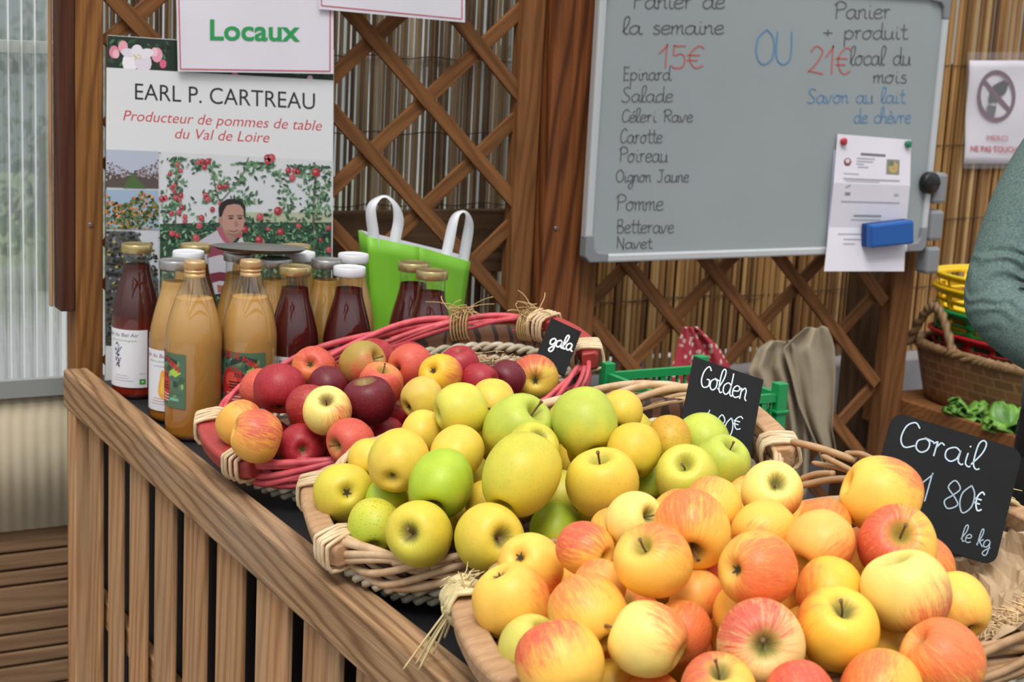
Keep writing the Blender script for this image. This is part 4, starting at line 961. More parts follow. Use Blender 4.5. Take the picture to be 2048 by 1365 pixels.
# broken willow ends poking out beside the corail chalkboard
for (q0, q1, D0, D1, rr) in (((1581, 882), (1712, 922), 1.78, 1.74, .0042), ((1643, 911), (1740, 962), 1.74, 1.70, .0032), ((1624, 925), (1735, 953), 1.76, 1.70, .0030), ((1596, 972), (1730, 958), 1.72, 1.68, .0040), ((1600, 958), (1668, 948), 1.74, 1.70, .0036), ((1690, 905), (1760, 925), 1.76, 1.70, .003)):
    A_, B_ = atd(*q0, D0+.03), atd(*q1, D1+.035); mid = (A_+B_)/2+Vector((0, 0, r_.uniform(-.003, .004)))
    MB().tube(cr([A_, A_*.9+B_*.1, mid, B_], 4), [rr*.25, rr*.5]+[rr]*30 if False else [rr*.35+rr*.65*min(1, i/4) for i in range(13)], 7).build('broken_rod', M_wcor, tC)

# paper and straw lining the nearest basket
k_pap = plain('brown_paper', '#b79d7c', .8, var=.12, vscale=12, bump=.3, bscale=40)
t = thing('lining_paper', 'crumpled brown paper lining the nearest basket under the straw', 'paper', tuple(PC(-.35, .9, -.05)))
def pap(u_, v_):
    tt = -1.25+1.5*u_; s = .58+.36*v_; dw = -.050+.060*v_**1.6
    n = (abs(mnoise.noise(Vector((u_*9, v_*6, 3))))-.2)*.030+(abs(mnoise.noise(Vector((u_*21, v_*14, 7))))-.2)*.014
    return PC(tt+n*.6, s, dw+n*(.4+.6*v_), -abs(n)*.4)
MB().grid(pap, 46, 20).build('paper_sheet', k_pap, t, smooth=False, solid=.0008)
mb = MB(); r_ = random.Random(21)
def strawbits(mb, n, f, L=.035):
    for i in range(n):
        p = f(r_); d = Vector((r_.uniform(-1, 1), r_.uniform(-1, 1), r_.uniform(-.25, .35))).normalized()*r_.uniform(.4, 1)*L
        d.z *= .35; q = d.orthogonal().normalized()*.004; mb.tube([p-d*.5, p+q*.6, p+d*.5], .0009*r_.uniform(.6, 1.3), 4)
def on_paper(r_):
    s = r_.uniform(.70, .90); return PC(r_.uniform(-1.02, -.42), s, -.050+.060*max(0, (s-.58)/.375)**1.6+r_.uniform(.006, .018))
strawbits(mb, 260, on_paper, .036)
tag(mb.build('straw', plain('golden_straw', '#dcc093', .6, var=.25, vscale=40)), 'loose golden straw on the brown paper in the nearest basket', 'straw', kind='stuff')
mb = MB(); strawbits(mb, 260, lambda r_: PG(r_.uniform(-.2, 1.1), r_.uniform(.45, .84), r_.uniform(-.045, -.022)))
tag(mb.build('straw', plain('pale_straw', '#cbb083', .6, var=.25, vscale=40)), 'pale straw lying in the empty end of the red basket', 'straw', kind='stuff')

# ================================================================ APPLES
def apple_mesh(seed, el, taper):
    r_ = random.Random(seed)
    P = cr([(0, .52, 0), (.06, .53, 0), (.14, .62, 0), (.25, .755, 0), (.40, .845, 0), (.60, .825, 0), (.80, .665, 0), (.94, .40, 0), (1, .09, 0), (.975, -.22, 0), (.89, -.48, 0), (.745, -.69, 0), (.56, -.82, 0), (.40, -.855, 0), (.26, -.81, 0), (.14, -.72, 0), (.06, -.675, 0), (0, -.67, 0)], 2)
    n = 56; p1, p2, p3 = r_.uniform(0, 6), r_.uniform(0, 6), r_.uniform(0, 6); t1, l5 = r_.uniform(.02, .06), r_.uniform(.02, .04)
    mb = MB(); V = []; P = P[1:-1]
    for p in P:
        rho, z = max(0, p.x), p.y
        for k_ in range(n):
            a = 2*PI*k_/n
            f = 1+.018*math.cos(2*a+p2)+l5*math.cos(5*a+p1)*max(0, -z-.1)*min(1, rho*2)+.012*math.cos(3*a+p3)
            f *= 1-taper*max(0, -z)**1.4*.5
            zz = (z+t1*math.cos(a+p3)*rho)*el; V.append((rho*f*math.cos(a), rho*f*math.sin(a), zz))
    m = max(math.hypot(x, y) for x, y, z in V); V = [(x/m, y/m, z) for x, y, z in V]
    L = len(P); F = [(i*n+k_, (i+1)*n+k_, (i+1)*n+(k_+1) % n, i*n+(k_+1) % n) for i in range(L-1) for k_ in range(n)]+[tuple(range(n)), tuple(reversed(range((L-1)*n, L*n)))]
    mb.add(V, F); me = quick(mb, True); return me
def stem_mesh(seed):
    r_ = random.Random(seed); bx, by = r_.uniform(-.18, .18), r_.uniform(-.18, .18); h = r_.uniform(1.0, 1.22)
    mb = MB(); pts = cr([(0, 0, .46), (bx*.15, by*.15, .65), (bx*.5, by*.5, .85), (bx, by, h)], 5); n = len(pts)
    mb.tube(pts, [.030+.006*math.sin(i)*0+(.022 if i >= n-2 else 0) for i in range(n)], 8); return quick(mb)
def calyx_mesh():
    mb = MB(); mb.tube([(0, 0, -.60), (0, 0, -.71)], [.05, .075], 10)
    for i in range(5):
        a = 2*PI*i/5+.2; d = Vector((math.cos(a), math.sin(a), 0)); s_ = Vector((-d.y, d.x, 0))
        mb.add([d*.03+s_*.04+Vector((0, 0, -.70)), d*.03-s_*.04+Vector((0, 0, -.70)), d*.15-s_*.012+Vector((0, 0, -.775)), d*.15+s_*.012+Vector((0, 0, -.775))], [(0, 1, 2, 3)])
        mb.tube([d*.02+Vector((0, 0, -.70)), d*.05+Vector((0, 0, -.78))], [.012, .006], 4)
    return quick(mb)
AM = {'g': [apple_mesh(i, e_, .12) for i, e_ in ((1, .98), (2, .94), (3, 1.02))], 'y': [apple_mesh(10+i, e_, .22) for i, e_ in ((1, 1.06), (2, 1.12), (3, 1.02))], 'c': [apple_mesh(20+i, e_, .14) for i, e_ in ((1, 1.0), (2, .96), (3, 1.05))]}
SM = [stem_mesh(i) for i in range(4)]; CM = calyx_mesh()
GRP = {'g': 'red apples in the red basket', 'y': 'yellow green apples in the natural basket', 'c': 'blushing apples in the nearest basket'}
APPLES = [
('g',0.766,1.991,0.913,0.0374,(0.92,-0.21,-0.33),(0.07,-0.54,0.84),'gy','gr',0.38,0.9,0,1,1.00,
  'orange streaked apple at the front edge of the red basket near its wooden handle'),
('g',0.770,2.063,0.912,0.0343,(-0.38,0.73,0.57),(0.56,-0.26,0.79),'gy','gr',0.20,0.9,0,0,1.00,
  'yellow streaked apple tucked behind the big orange streaked one by the red handle'),
('g',0.838,2.005,0.887,0.0342,(0.32,0.93,-0.15),(-0.58,-0.47,0.66),'gr','gd',0.81,0.5,0,1,1.00,
  'dark red apple showing its blossom end just inside the front red wicker rim'),
('g',0.873,1.917,0.915,0.0332,(-0.95,-0.29,-0.10),(-0.24,-0.78,0.58),'go','gr',0.65,0.9,1,0,1.00,
  'red apple with thin yellow streaks and a stem pointing at the dark red one'),
('g',0.862,1.974,0.944,0.0351,(-0.33,-0.59,0.74),(0.61,-0.79,0.02),'gp','gr',0.23,0.7,1,0,1.00,
  'pale yellow apple with a green stem hollow amid the red ones'),
('g',0.861,2.040,0.935,0.0319,(0.20,-0.93,0.31),(-0.86,-0.18,0.48),'go','gd',0.68,0.9,1,0,1.00,
  'red streaked apple half hidden behind the pale yellow apple'),
('g',0.930,1.986,0.950,0.0372,(-0.28,-0.05,0.96),(-0.38,-0.80,0.47),'gd','gk',0.85,0.3,0,0,1.00,
  'very dark crimson apple between the pale yellow one and the golden heap'),
('g',0.846,2.108,0.946,0.0389,(0.26,0.57,0.78),(-0.46,-0.51,0.73),'gr','gd',0.77,0.8,0,1,1.00,
  'large round crimson apple in front of the fruit juice label'),
('g',0.910,2.138,0.966,0.0340,(0.54,0.73,-0.42),(0.25,-0.29,0.92),'go','gr',0.50,1.0,0,1,1.00,
  'striped apple at the back of the red basket showing a starry blossom end'),
('g',0.906,2.076,0.954,0.0290,(0.33,0.79,0.52),(-0.23,-0.48,0.85),'gd','gk',0.81,0.4,0,0,1.00,
  'small dull maroon apple wedged below the striped blossom end apple'),
('g',0.841,2.175,0.931,0.0305,(-0.33,0.83,0.45),(-0.66,-0.43,0.61),'go','gr',0.59,1.0,0,0,1.00,
  'orange red apple peeping out behind the large round crimson one'),
('g',0.972,2.104,0.975,0.0348,(0.47,-0.73,0.49),(0.03,-0.78,-0.62),'gol','gr',0.45,0.6,1,0,1.00,
  'olive shouldered red apple in front of the dark juice bottles'),
('g',1.015,2.152,0.973,0.0305,(-0.46,-0.58,-0.67),(-0.36,-0.73,0.58),'gr','gd',0.45,0.8,0,0,1.00,
  'red apple topmost at the rear, behind the olive shouldered one'),
('g',1.032,2.066,0.976,0.0347,(0.95,0.30,-0.02),(0.08,-0.90,0.43),'go','gr',0.70,0.7,0,1,1.00,
  'bright orange red apple next to the inner rope of the red basket'),
('g',0.972,2.039,0.958,0.0340,(-0.05,-0.40,0.92),(-0.63,-0.76,-0.18),'go','gr',0.56,0.8,1,0,1.00,
  'peach red apple behind the very dark crimson one'),
('g',1.026,1.958,0.987,0.0319,(0.74,0.48,-0.46),(0.75,-0.66,-0.02),'gyy','gr',0.29,0.4,0,1,1.00,
  'bright yellow apple in the red basket with a dark star shaped blossom end'),
('g',1.075,1.994,0.992,0.0298,(0.23,0.13,-0.96),(-0.37,-0.64,0.67),'gr','gd',0.68,0.8,0,0,1.00,
  'red streaked apple leaning on the red wicker behind the bright yellow one'),
('g',1.077,1.935,0.980,0.0271,(0.58,-0.81,0.04),(-0.41,-0.70,0.59),'gr','gd',0.77,0.7,1,0,1.00,
  'small deep red apple with a neighbour sharing its long stem, by the rope braid'),
('g',1.127,1.944,0.979,0.0271,(-0.90,-0.39,-0.21),(-0.33,-0.81,0.48),'gd','gk',0.63,0.6,1,0,1.00,
  'small purple red apple with a long thin stem lying sideways'),
('g',1.189,1.972,0.969,0.0369,(0.46,0.88,-0.12),(-0.26,0.39,0.88),'gyg','gr',0.54,0.9,0,1,1.00,
  'red rimmed apple facing outward below the chalkboard reading gala'),
('y',0.782,1.734,0.905,0.0380,(0.26,0.92,-0.29),(-0.52,-0.00,0.85),'yy','yg',0.20,0.0,0,1,1.00,
  'yellow apple on top of the wooden handle end of the natural basket'),
('y',0.817,1.658,0.962,0.0375,(0.59,0.71,0.38),(-0.63,0.06,0.78),'yo','yg',0.20,0.0,0,1,1.00,
  'round yellow apple with its blossom end low, above the green one'),
('y',0.839,1.586,0.954,0.0388,(-0.55,-0.58,-0.59),(0.56,-0.80,-0.21),'gn','yy',0.10,0.0,1,0,1.00,
  'bright green apple with its stem hanging down above the russet hollow apple'),
('y',0.780,1.639,0.891,0.0324,(0.33,0.75,0.57),(-0.82,-0.56,-0.14),'yg','gn',0.30,0.0,0,0,1.00,
  'green apple speckled with brown dots at the natural wicker rim'),
('y',0.792,1.544,0.910,0.0389,(-0.73,-0.63,0.28),(-0.66,-0.56,-0.50),'yy','yg',0.25,0.0,1,0,1.00,
  'yellow apple with a russet stem hollow facing front at the wicker rim'),
('y',0.844,1.479,0.919,0.0398,(-0.06,-0.95,0.31),(-0.28,-0.18,0.94),'yy','yo',0.30,0.2,1,0,1.00,
  'yellow apple with a wide brown russet hollow and sideways stem at the rim'),
('y',0.896,1.504,0.979,0.0445,(0.66,0.32,0.68),(0.45,-0.80,-0.39),'yg','yy',0.50,0.0,0,0,1.13,
  'largest tall green yellow apple in the middle of the golden heap'),
('y',0.944,1.562,0.989,0.0324,(-0.08,-0.66,0.75),(0.29,-0.90,-0.32),'yg','yy',0.30,0.0,1,0,1.00,
  'apple with a russet hollow and stem just behind the largest tall one'),
('y',0.885,1.639,0.970,0.0331,(0.78,0.45,0.43),(-0.13,-0.96,-0.24),'yo','yy',0.30,0.0,0,0,1.00,
  'yellow apple behind the bright green one with a dimpled shoulder'),
('y',0.829,1.764,0.934,0.0271,(0.06,0.87,0.49),(-0.08,-0.97,-0.24),'yo','yy',0.20,0.0,0,0,1.00,
  'pale yellow apple mostly hidden beside the red streaked apple'),
('y',0.886,1.732,0.972,0.0283,(0.49,0.59,0.64),(-0.11,-0.96,-0.25),'yo','yy',0.20,0.0,0,0,1.00,
  'buttery yellow apple behind the round one with a low blossom end'),
('g',0.979,1.920,0.965,0.0319,(0.92,0.13,0.37),(-0.10,-0.96,-0.27),'tan','yy',0.30,0.0,0,1,1.00,
  'tan yellow apple resting between the red and the golden heap'),
('y',0.916,1.691,1.009,0.0346,(0.99,-0.11,0.11),(0.11,-0.73,-0.68),'yg2','yy',0.40,0.0,1,0,1.00,
  'smooth yellow apple at the top of the heap below the small deep red one'),
('y',0.964,1.633,0.996,0.0425,(0.31,-0.64,0.70),(-0.52,-0.33,-0.79),'gn2','yy',0.25,0.0,1,0,1.00,
  'large green apple lying on its side behind the largest tall one'),
('y',1.021,1.569,1.014,0.0401,(0.04,0.71,0.70),(-0.16,-0.57,-0.81),'gn2','yy',0.35,0.0,0,1,1.00,
  'large round green apple below the gala sign, by the gap between two baskets'),
('y',1.084,1.586,1.019,0.0271,(0.54,0.53,0.66),(-0.21,-0.94,-0.26),'yo','yy',0.20,0.0,0,0,1.00,
  'yellow apple against the pale back rim of the natural basket'),
('y',1.051,1.507,0.993,0.0325,(0.40,0.51,0.76),(0.03,-0.71,-0.70),'yo2','yg',0.30,0.0,0,0,1.00,
  'yellow apple wedged behind the big golden round one'),
('y',1.119,1.532,0.995,0.0271,(0.28,0.67,0.68),(-0.24,-0.94,-0.24),'yo3','yy',0.20,0.0,0,0,1.00,
  'deep yellow apple with russet dots below the chalkboard reading Golden'),
('y',1.177,1.541,0.985,0.0353,(0.20,0.85,0.49),(0.02,-0.76,-0.65),'gn2','yy',0.20,0.0,0,0,1.00,
  'green apple leaning on the chalkboard reading Golden'),
('y',1.156,1.475,0.974,0.0353,(0.14,-0.44,0.89),(0.01,-0.77,-0.64),'gn2','yy',0.30,0.0,1,0,1.00,
  'green apple with a short stem by the bound wooden handle end'),
('y',1.087,1.449,0.972,0.0383,(-0.50,-0.50,0.71),(0.02,-0.77,-0.64),'yg2','gn',0.30,0.0,1,0,1.00,
  'green yellow apple with an upright stem just above the big pink flushed one'),
('y',0.988,1.474,0.968,0.0428,(-0.32,-0.16,0.93),(-0.75,-0.24,0.62),'yo','yy',0.30,0.0,1,0,1.00,
  'big golden round apple next to the largest tall one'),
('y',0.954,1.515,0.904,0.0326,(0.39,0.72,0.57),(-0.07,-0.74,-0.66),'gn','yy',0.30,0.0,0,0,1.00,
  'green apple low at the rim beneath the largest tall one'),
('y',0.985,1.557,0.932,0.0271,(0.39,0.71,0.59),(-0.06,-0.73,-0.68),'yg2','yy',0.30,0.0,0,0,1.00,
  'dull yellow apple deep between the largest tall and the big round one'),
('y',0.902,1.587,0.921,0.0280,(0.37,0.72,0.59),(-0.04,-0.73,-0.68),'yo2','yy',0.30,0.0,0,0,1.00,
  'dull yellow apple deep beside the bright green one'),
('y',0.816,1.682,0.905,0.0271,(0.33,0.74,0.59),(-0.01,-0.73,-0.68),'gn','yy',0.30,0.0,0,0,1.00,
  'green apple deep below the round yellow one with a low blossom end'),
('y',0.974,1.714,1.009,0.0286,(0.35,0.69,0.64),(-0.02,-0.70,-0.72),'yo','yy',0.30,0.0,0,0,1.00,
  'yellow apple peeping up behind the large green one on its side'),
('y',1.083,1.516,0.945,0.0271,(0.41,0.69,0.60),(-0.09,-0.73,-0.68),'gn','yy',0.30,0.0,0,0,1.00,
  'green apple deep below the one with an upright stem'),
('c',0.776,1.308,0.916,0.0398,(0.46,-0.12,-0.88),(0.82,-0.47,0.34),'co','cr',0.23,0.5,0,1,1.00,
  'large golden apple above the raffia tied handle of the nearest basket'),
('c',0.828,1.360,0.929,0.0348,(0.74,0.37,-0.56),(0.30,-0.61,-0.73),'co','cr',0.19,0.5,0,1,1.00,
  'golden apple showing its blossom end behind the large golden one'),
('c',0.853,1.296,0.964,0.0288,(-0.37,0.93,0.07),(-0.49,0.13,0.86),'co','cp',0.51,0.6,0,0,1.00,
  'crimson and yellow apple at the border with the golden heap'),
('c',0.904,1.288,0.991,0.0301,(0.16,-0.87,0.46),(0.21,-0.74,-0.64),'cl','co',0.15,0.0,1,0,1.00,
  'plain pale yellow apple at the rear of the nearest heap with a dark hollow'),
('c',0.920,1.212,1.004,0.0396,(-0.48,-0.74,-0.47),(-0.43,0.10,0.90),'co','cr',0.41,0.7,1,0,1.00,
  'big pink flushed apple with its dark hollow pointing down'),
('c',0.987,1.269,1.001,0.0315,(0.63,0.44,0.64),(-0.49,0.24,0.84),'co','cr',0.23,0.5,0,0,1.00,
  'peach yellow apple behind the big pink flushed one'),
('c',1.054,1.257,1.014,0.0334,(-0.35,-0.69,0.63),(0.40,-0.69,-0.60),'cl','cr',0.23,0.3,1,0,1.00,
  'pale apple with a greenish russet hollow in front of the loose twigs'),
('c',0.853,1.178,0.990,0.0372,(-0.71,-0.23,0.67),(0.20,-0.19,0.96),'co','cr',0.32,0.7,1,0,1.00,
  'golden apple with a blushing shoulder and stem in the centre of the heap'),
('c',1.012,1.212,0.990,0.0328,(-0.85,-0.03,-0.52),(-0.56,-0.63,-0.53),'co','cr',0.23,0.7,0,0,1.00,
  'lopsided yellow apple with a pink cheek below the russet hollow one'),
('c',1.033,1.150,0.995,0.0339,(-0.78,-0.10,-0.61),(0.07,-0.89,-0.45),'co2','cr',0.23,0.6,0,0,1.00,
  'smooth peach coloured apple below the apple leaning on the corail sign'),
('c',1.072,1.192,0.997,0.0271,(0.77,0.51,0.39),(-0.42,-0.36,0.83),'co','cr',0.41,0.6,0,0,1.00,
  'apple with a red stripe peeping over the smooth peach coloured one'),
('c',1.132,1.178,1.025,0.0414,(0.80,-0.51,-0.30),(0.62,-0.32,0.71),'co','cp',0.23,0.5,1,0,1.00,
  'golden apple leaning on the chalkboard reading Corail'),
('c',1.096,1.111,0.997,0.0406,(-0.49,-0.61,0.62),(-0.89,0.24,0.38),'co','cp',0.59,0.8,1,0,1.00,
  'bright red apple with an upright stem below the chalkboard reading Corail'),
('c',1.048,1.044,0.979,0.0419,(-0.32,0.28,0.91),(0.39,-0.78,-0.49),'cl','cp',0.31,0.6,0,0,1.00,
  'pale cream apple with a crimson lower side on top of the heap'),
('c',1.118,1.046,0.954,0.0321,(0.13,0.83,0.54),(-0.58,-0.69,-0.43),'co','cr',0.15,0.5,0,1,1.00,
  'yellow apple beside the straw lining of the nearest basket'),
('c',1.032,0.977,0.940,0.0381,(0.70,-0.28,-0.65),(-0.17,-0.57,0.80),'co2','cr',0.54,0.8,0,0,1.00,
  'orange red apple by the crumpled paper lining of the nearest basket'),
('c',0.966,1.043,0.954,0.0391,(-0.23,-0.45,0.87),(-0.73,0.64,0.23),'co3','cr',0.19,0.5,1,0,1.00,
  'yellow apple with a grey green hollow and bent stem'),
('c',1.004,1.101,0.965,0.0328,(0.62,0.53,0.59),(-0.91,0.40,0.10),'co3','cr',0.31,0.6,0,0,1.00,
  'yellow apple with a red side behind the grey green hollow one'),
('c',0.920,1.108,0.996,0.0365,(0.98,0.12,-0.17),(-0.05,-0.98,0.21),'co','cr',0.56,0.8,0,1,1.00,
  'red cheeked apple lying with its yellow blossom end sideways'),
('c',0.937,1.140,0.937,0.0329,(0.50,0.60,0.62),(0.50,-0.78,-0.38),'co','cr',0.15,0.3,0,0,1.00,
  'bright yellow apple behind the pink one with an open green hollow'),
('c',0.889,1.057,0.947,0.0415,(-0.52,-0.79,0.33),(-0.54,0.04,0.84),'cl2','cp',0.38,0.8,1,0,1.00,
  'pink apple with an open green stem hollow facing the viewer'),
('c',0.817,1.128,0.936,0.0369,(-0.55,0.80,0.24),(0.58,-0.43,0.69),'cl','cr',0.34,0.7,1,0,1.00,
  'pale yellow apple with a pink shoulder and thin stem at its side'),
('c',0.876,1.158,0.923,0.0308,(-0.71,-0.55,-0.44),(0.27,-0.92,0.30),'co2','cr',0.54,0.7,0,0,1.00,
  'orange red apple half hidden beside the thin stemmed pale one'),
('c',0.798,1.200,0.937,0.0377,(-0.10,0.85,0.51),(-0.43,0.26,0.86),'co','cr',0.29,0.5,0,0,1.00,
  'orange yellow apple in front of the crimson and yellow one'),
('c',0.840,1.248,0.942,0.0271,(0.63,0.50,0.59),(-0.53,0.22,0.82),'co2','cr',0.23,0.5,0,0,1.00,
  'peach apple peeping over the orange yellow one'),
('c',0.740,1.154,0.915,0.0406,(0.09,0.80,0.60),(-0.50,0.42,0.76),'co','cp',0.40,0.5,0,0,1.00,
  'yellow apple with a broad crimson cap at the wooden handle end'),
('c',0.761,1.243,0.893,0.0313,(0.22,-0.53,0.82),(0.04,-0.98,-0.19),'cg','co',0.15,0.0,1,0,1.00,
  'greenish apple low by the raffia tie'),
('c',0.918,1.194,0.940,0.0271,(0.64,0.47,0.60),(0.54,-0.84,0.09),'co2','cr',0.23,0.5,0,0,1.00,
  'peach apple in the gap below the big pink flushed one'),
('c',0.823,1.029,0.922,0.0349,(-0.22,-0.30,0.93),(-0.51,0.37,0.78),'co','cp',0.38,0.6,1,0,1.00,
  'pink flushed apple cut by the lower picture edge, below the pink open hollow one'),
('c',0.881,0.989,0.926,0.0305,(0.21,0.84,0.49),(-0.23,-0.09,0.97),'co2','cp',0.57,0.6,0,0,1.00,
  'red apple at the lower picture edge next to the grey green hollow one'),
('c',0.958,0.973,0.922,0.0380,(0.68,0.56,0.47),(-0.61,0.33,0.72),'co','cr',0.41,0.7,0,0,1.00,
  'peach pink apple at the lower picture edge below the yellow grey green hollow one'),
('c',0.818,1.181,0.867,0.0271,(0.65,0.53,0.55),(0.58,-0.81,0.10),'co3','cr',0.15,0.5,0,0,1.00,
  'yellow apple at the lower picture edge beside the crimson capped one'),
('c',0.827,1.130,0.873,0.0273,(0.66,0.52,0.55),(-0.04,0.09,0.99),'co','cr',0.38,0.5,0,0,1.00,
  'peach apple barely rising above the lower picture edge'),
('c',1.050,1.068,0.918,0.0271,(0.68,0.43,0.60),(0.44,-0.89,0.14),'co3','cr',0.15,0.5,0,0,1.00,
  'yellow apple deep in the gap beneath the pale cream one'),
('c',0.953,1.220,0.955,0.0271,(0.64,0.46,0.61),(-0.59,-0.79,0.17),'co2','cp',0.60,0.5,0,0,1.00,
  'deep red apple in the dark gap beside the red cheeked one'),
('c',0.894,1.310,0.938,0.0271,(0.63,0.49,0.61),(0.58,-0.81,0.07),'co','cr',0.15,0.5,0,0,1.00,
  'yellow apple sliver behind the centre apple with a blushing shoulder'),
('g',1.045,2.019,0.905,0.0330,(-0.37,0.33,0.70),(0.30,-0.40,0.80),'gr','gd',0.80,0.8,0,0,1.00,
  'red apple mostly buried under the others in the red basket'),
('g',0.947,2.181,0.934,0.0330,(-0.50,-0.02,0.70),(0.30,-0.40,0.80),'gr','gd',0.80,0.8,0,0,1.00,
  'red apple mostly buried under the others in the red basket'),
('g',0.907,2.135,0.894,0.0330,(-0.18,-0.47,0.70),(0.30,-0.40,0.80),'gr','gd',0.80,0.8,0,0,1.00,
  'red apple mostly buried under the others in the red basket'),
('g',0.934,2.074,0.888,0.0330,(0.50,0.01,0.70),(0.30,-0.40,0.80),'gr','gd',0.80,0.8,0,0,1.00,
  'red apple mostly buried under the others in the red basket'),
('g',1.076,2.157,0.960,0.0330,(-0.18,-0.47,0.70),(0.30,-0.40,0.80),'gr','gd',0.80,0.8,0,0,1.00,
  'red apple mostly buried under the others in the red basket'),
('g',0.904,1.997,0.868,0.0330,(0.10,0.49,0.70),(0.30,-0.40,0.80),'gr','gd',0.80,0.8,0,0,1.00,
  'red apple mostly buried under the others in the red basket'),
('g',1.096,2.087,0.931,0.0330,(0.03,-0.50,0.70),(0.30,-0.40,0.80),'gr','gd',0.80,0.8,0,0,1.00,
  'red apple mostly buried under the others in the red basket'),
('g',1.024,2.207,0.934,0.0330,(-0.50,-0.04,0.70),(0.30,-0.40,0.80),'gr','gd',0.80,0.8,0,0,1.00,
  'red apple mostly buried under the others in the red basket'),
('g',1.108,1.984,0.933,0.0330,(0.49,0.11,0.70),(0.30,-0.40,0.80),'gr','gd',0.80,0.8,0,0,1.00,
  'red apple mostly buried under the others in the red basket'),
('g',1.019,1.963,0.889,0.0330,(-0.24,-0.44,0.70),(0.30,-0.40,0.80),'gr','gd',0.80,0.8,0,0,1.00,
  'red apple mostly buried under the others in the red basket'),
('g',0.838,2.126,0.870,0.0330,(0.47,0.16,0.70),(0.30,-0.40,0.80),'gr','gd',0.80,0.8,0,0,1.00,
  'red apple mostly buried under the others in the red basket'),
('g',0.998,2.071,0.904,0.0330,(0.35,-0.35,0.70),(0.30,-0.40,0.80),'gr','gd',0.80,0.8,0,0,1.00,
  'red apple mostly buried under the others in the red basket'),
('g',1.038,2.121,0.920,0.0330,(0.46,-0.19,0.70),(0.30,-0.40,0.80),'gr','gd',0.80,0.8,0,0,1.00,
  'red apple mostly buried under the others in the red basket'),
('g',0.871,2.068,0.875,0.0330,(-0.46,-0.19,0.70),(0.30,-0.40,0.80),'gr','gd',0.80,0.8,0,0,1.00,
  'red apple mostly buried under the others in the red basket'),
('g',0.967,2.012,0.885,0.0330,(0.13,0.48,0.70),(0.30,-0.40,0.80),'gr','gd',0.80,0.8,0,0,1.00,
  'red apple mostly buried under the others in the red basket'),
('g',0.978,2.133,0.904,0.0330,(0.15,0.48,0.70),(0.30,-0.40,0.80),'gr','gd',0.80,0.8,0,0,1.00,
  'red apple mostly buried under the others in the red basket'),
('y',1.186,1.709,0.948,0.0340,(-0.50,-0.02,0.70),(0.30,-0.40,0.80),'yo2','yg',0.30,0.0,0,0,1.00,
  'yellow green apple mostly buried under the others in the natural basket'),
('y',1.034,1.799,0.960,0.0340,(0.11,-0.49,0.70),(0.30,-0.40,0.80),'yo2','yg',0.30,0.0,0,0,1.00,
  'yellow green apple mostly buried under the others in the natural basket'),
('y',0.928,1.686,0.918,0.0340,(-0.20,-0.46,0.70),(0.30,-0.40,0.80),'yo2','yg',0.30,0.0,0,0,1.00,
  'yellow green apple mostly buried under the others in the natural basket'),
('y',0.969,1.757,0.950,0.0340,(0.28,-0.42,0.70),(0.30,-0.40,0.80),'yo2','yg',0.30,0.0,0,0,1.00,
  'yellow green apple mostly buried under the others in the natural basket'),
('y',1.133,1.610,0.926,0.0340,(-0.43,-0.25,0.70),(0.30,-0.40,0.80),'yo2','yg',0.30,0.0,0,0,1.00,
  'yellow green apple mostly buried under the others in the natural basket'),
('y',1.004,1.674,0.936,0.0340,(0.28,0.42,0.70),(0.30,-0.40,0.80),'yo2','yg',0.30,0.0,0,0,1.00,
  'yellow green apple mostly buried under the others in the natural basket'),
('y',0.892,1.788,0.922,0.0340,(0.48,-0.15,0.70),(0.30,-0.40,0.80),'yo2','yg',0.30,0.0,0,0,1.00,
  'yellow green apple mostly buried under the others in the natural basket'),
('y',1.034,1.729,0.962,0.0340,(-0.47,0.16,0.70),(0.30,-0.40,0.80),'yo2','yg',0.30,0.0,0,0,1.00,
  'yellow green apple mostly buried under the others in the natural basket'),
('y',0.983,1.819,0.920,0.0340,(-0.06,0.50,0.70),(0.30,-0.40,0.80),'yo2','yg',0.30,0.0,0,0,1.00,
  'yellow green apple mostly buried under the others in the natural basket'),
('y',0.845,1.626,0.889,0.0340,(0.14,0.48,0.70),(0.30,-0.40,0.80),'yo2','yg',0.30,0.0,0,0,1.00,
  'yellow green apple mostly buried under the others in the natural basket'),
('y',0.879,1.719,0.882,0.0340,(-0.34,-0.36,0.70),(0.30,-0.40,0.80),'yo2','yg',0.30,0.0,0,0,1.00,
  'yellow green apple mostly buried under the others in the natural basket'),
('y',1.047,1.597,0.902,0.0340,(0.08,0.49,0.70),(0.30,-0.40,0.80),'yo2','yg',0.30,0.0,0,0,1.00,
  'yellow green apple mostly buried under the others in the natural basket'),
('y',0.957,1.612,0.918,0.0340,(0.49,0.09,0.70),(0.30,-0.40,0.80),'yo2','yg',0.30,0.0,0,0,1.00,
  'yellow green apple mostly buried under the others in the natural basket'),
('y',1.228,1.580,0.956,0.0340,(-0.49,0.10,0.70),(0.30,-0.40,0.80),'yo2','yg',0.30,0.0,0,0,1.00,
  'yellow green apple mostly buried under the others in the natural basket'),
('y',1.106,1.705,0.926,0.0340,(0.49,0.08,0.70),(0.30,-0.40,0.80),'yo2','yg',0.30,0.0,0,0,1.00,
  'yellow green apple mostly buried under the others in the natural basket'),
('y',1.074,1.624,0.959,0.0340,(-0.34,0.36,0.70),(0.30,-0.40,0.80),'yo2','yg',0.30,0.0,0,0,1.00,
  'yellow green apple mostly buried under the others in the natural basket'),
('y',1.133,1.772,0.954,0.0340,(0.16,0.48,0.70),(0.30,-0.40,0.80),'yo2','yg',0.30,0.0,0,0,1.00,
  'yellow green apple mostly buried under the others in the natural basket'),
('y',1.125,1.665,0.977,0.0340,(0.36,-0.34,0.70),(0.30,-0.40,0.80),'yo2','yg',0.30,0.0,0,0,1.00,
  'yellow green apple mostly buried under the others in the natural basket'),
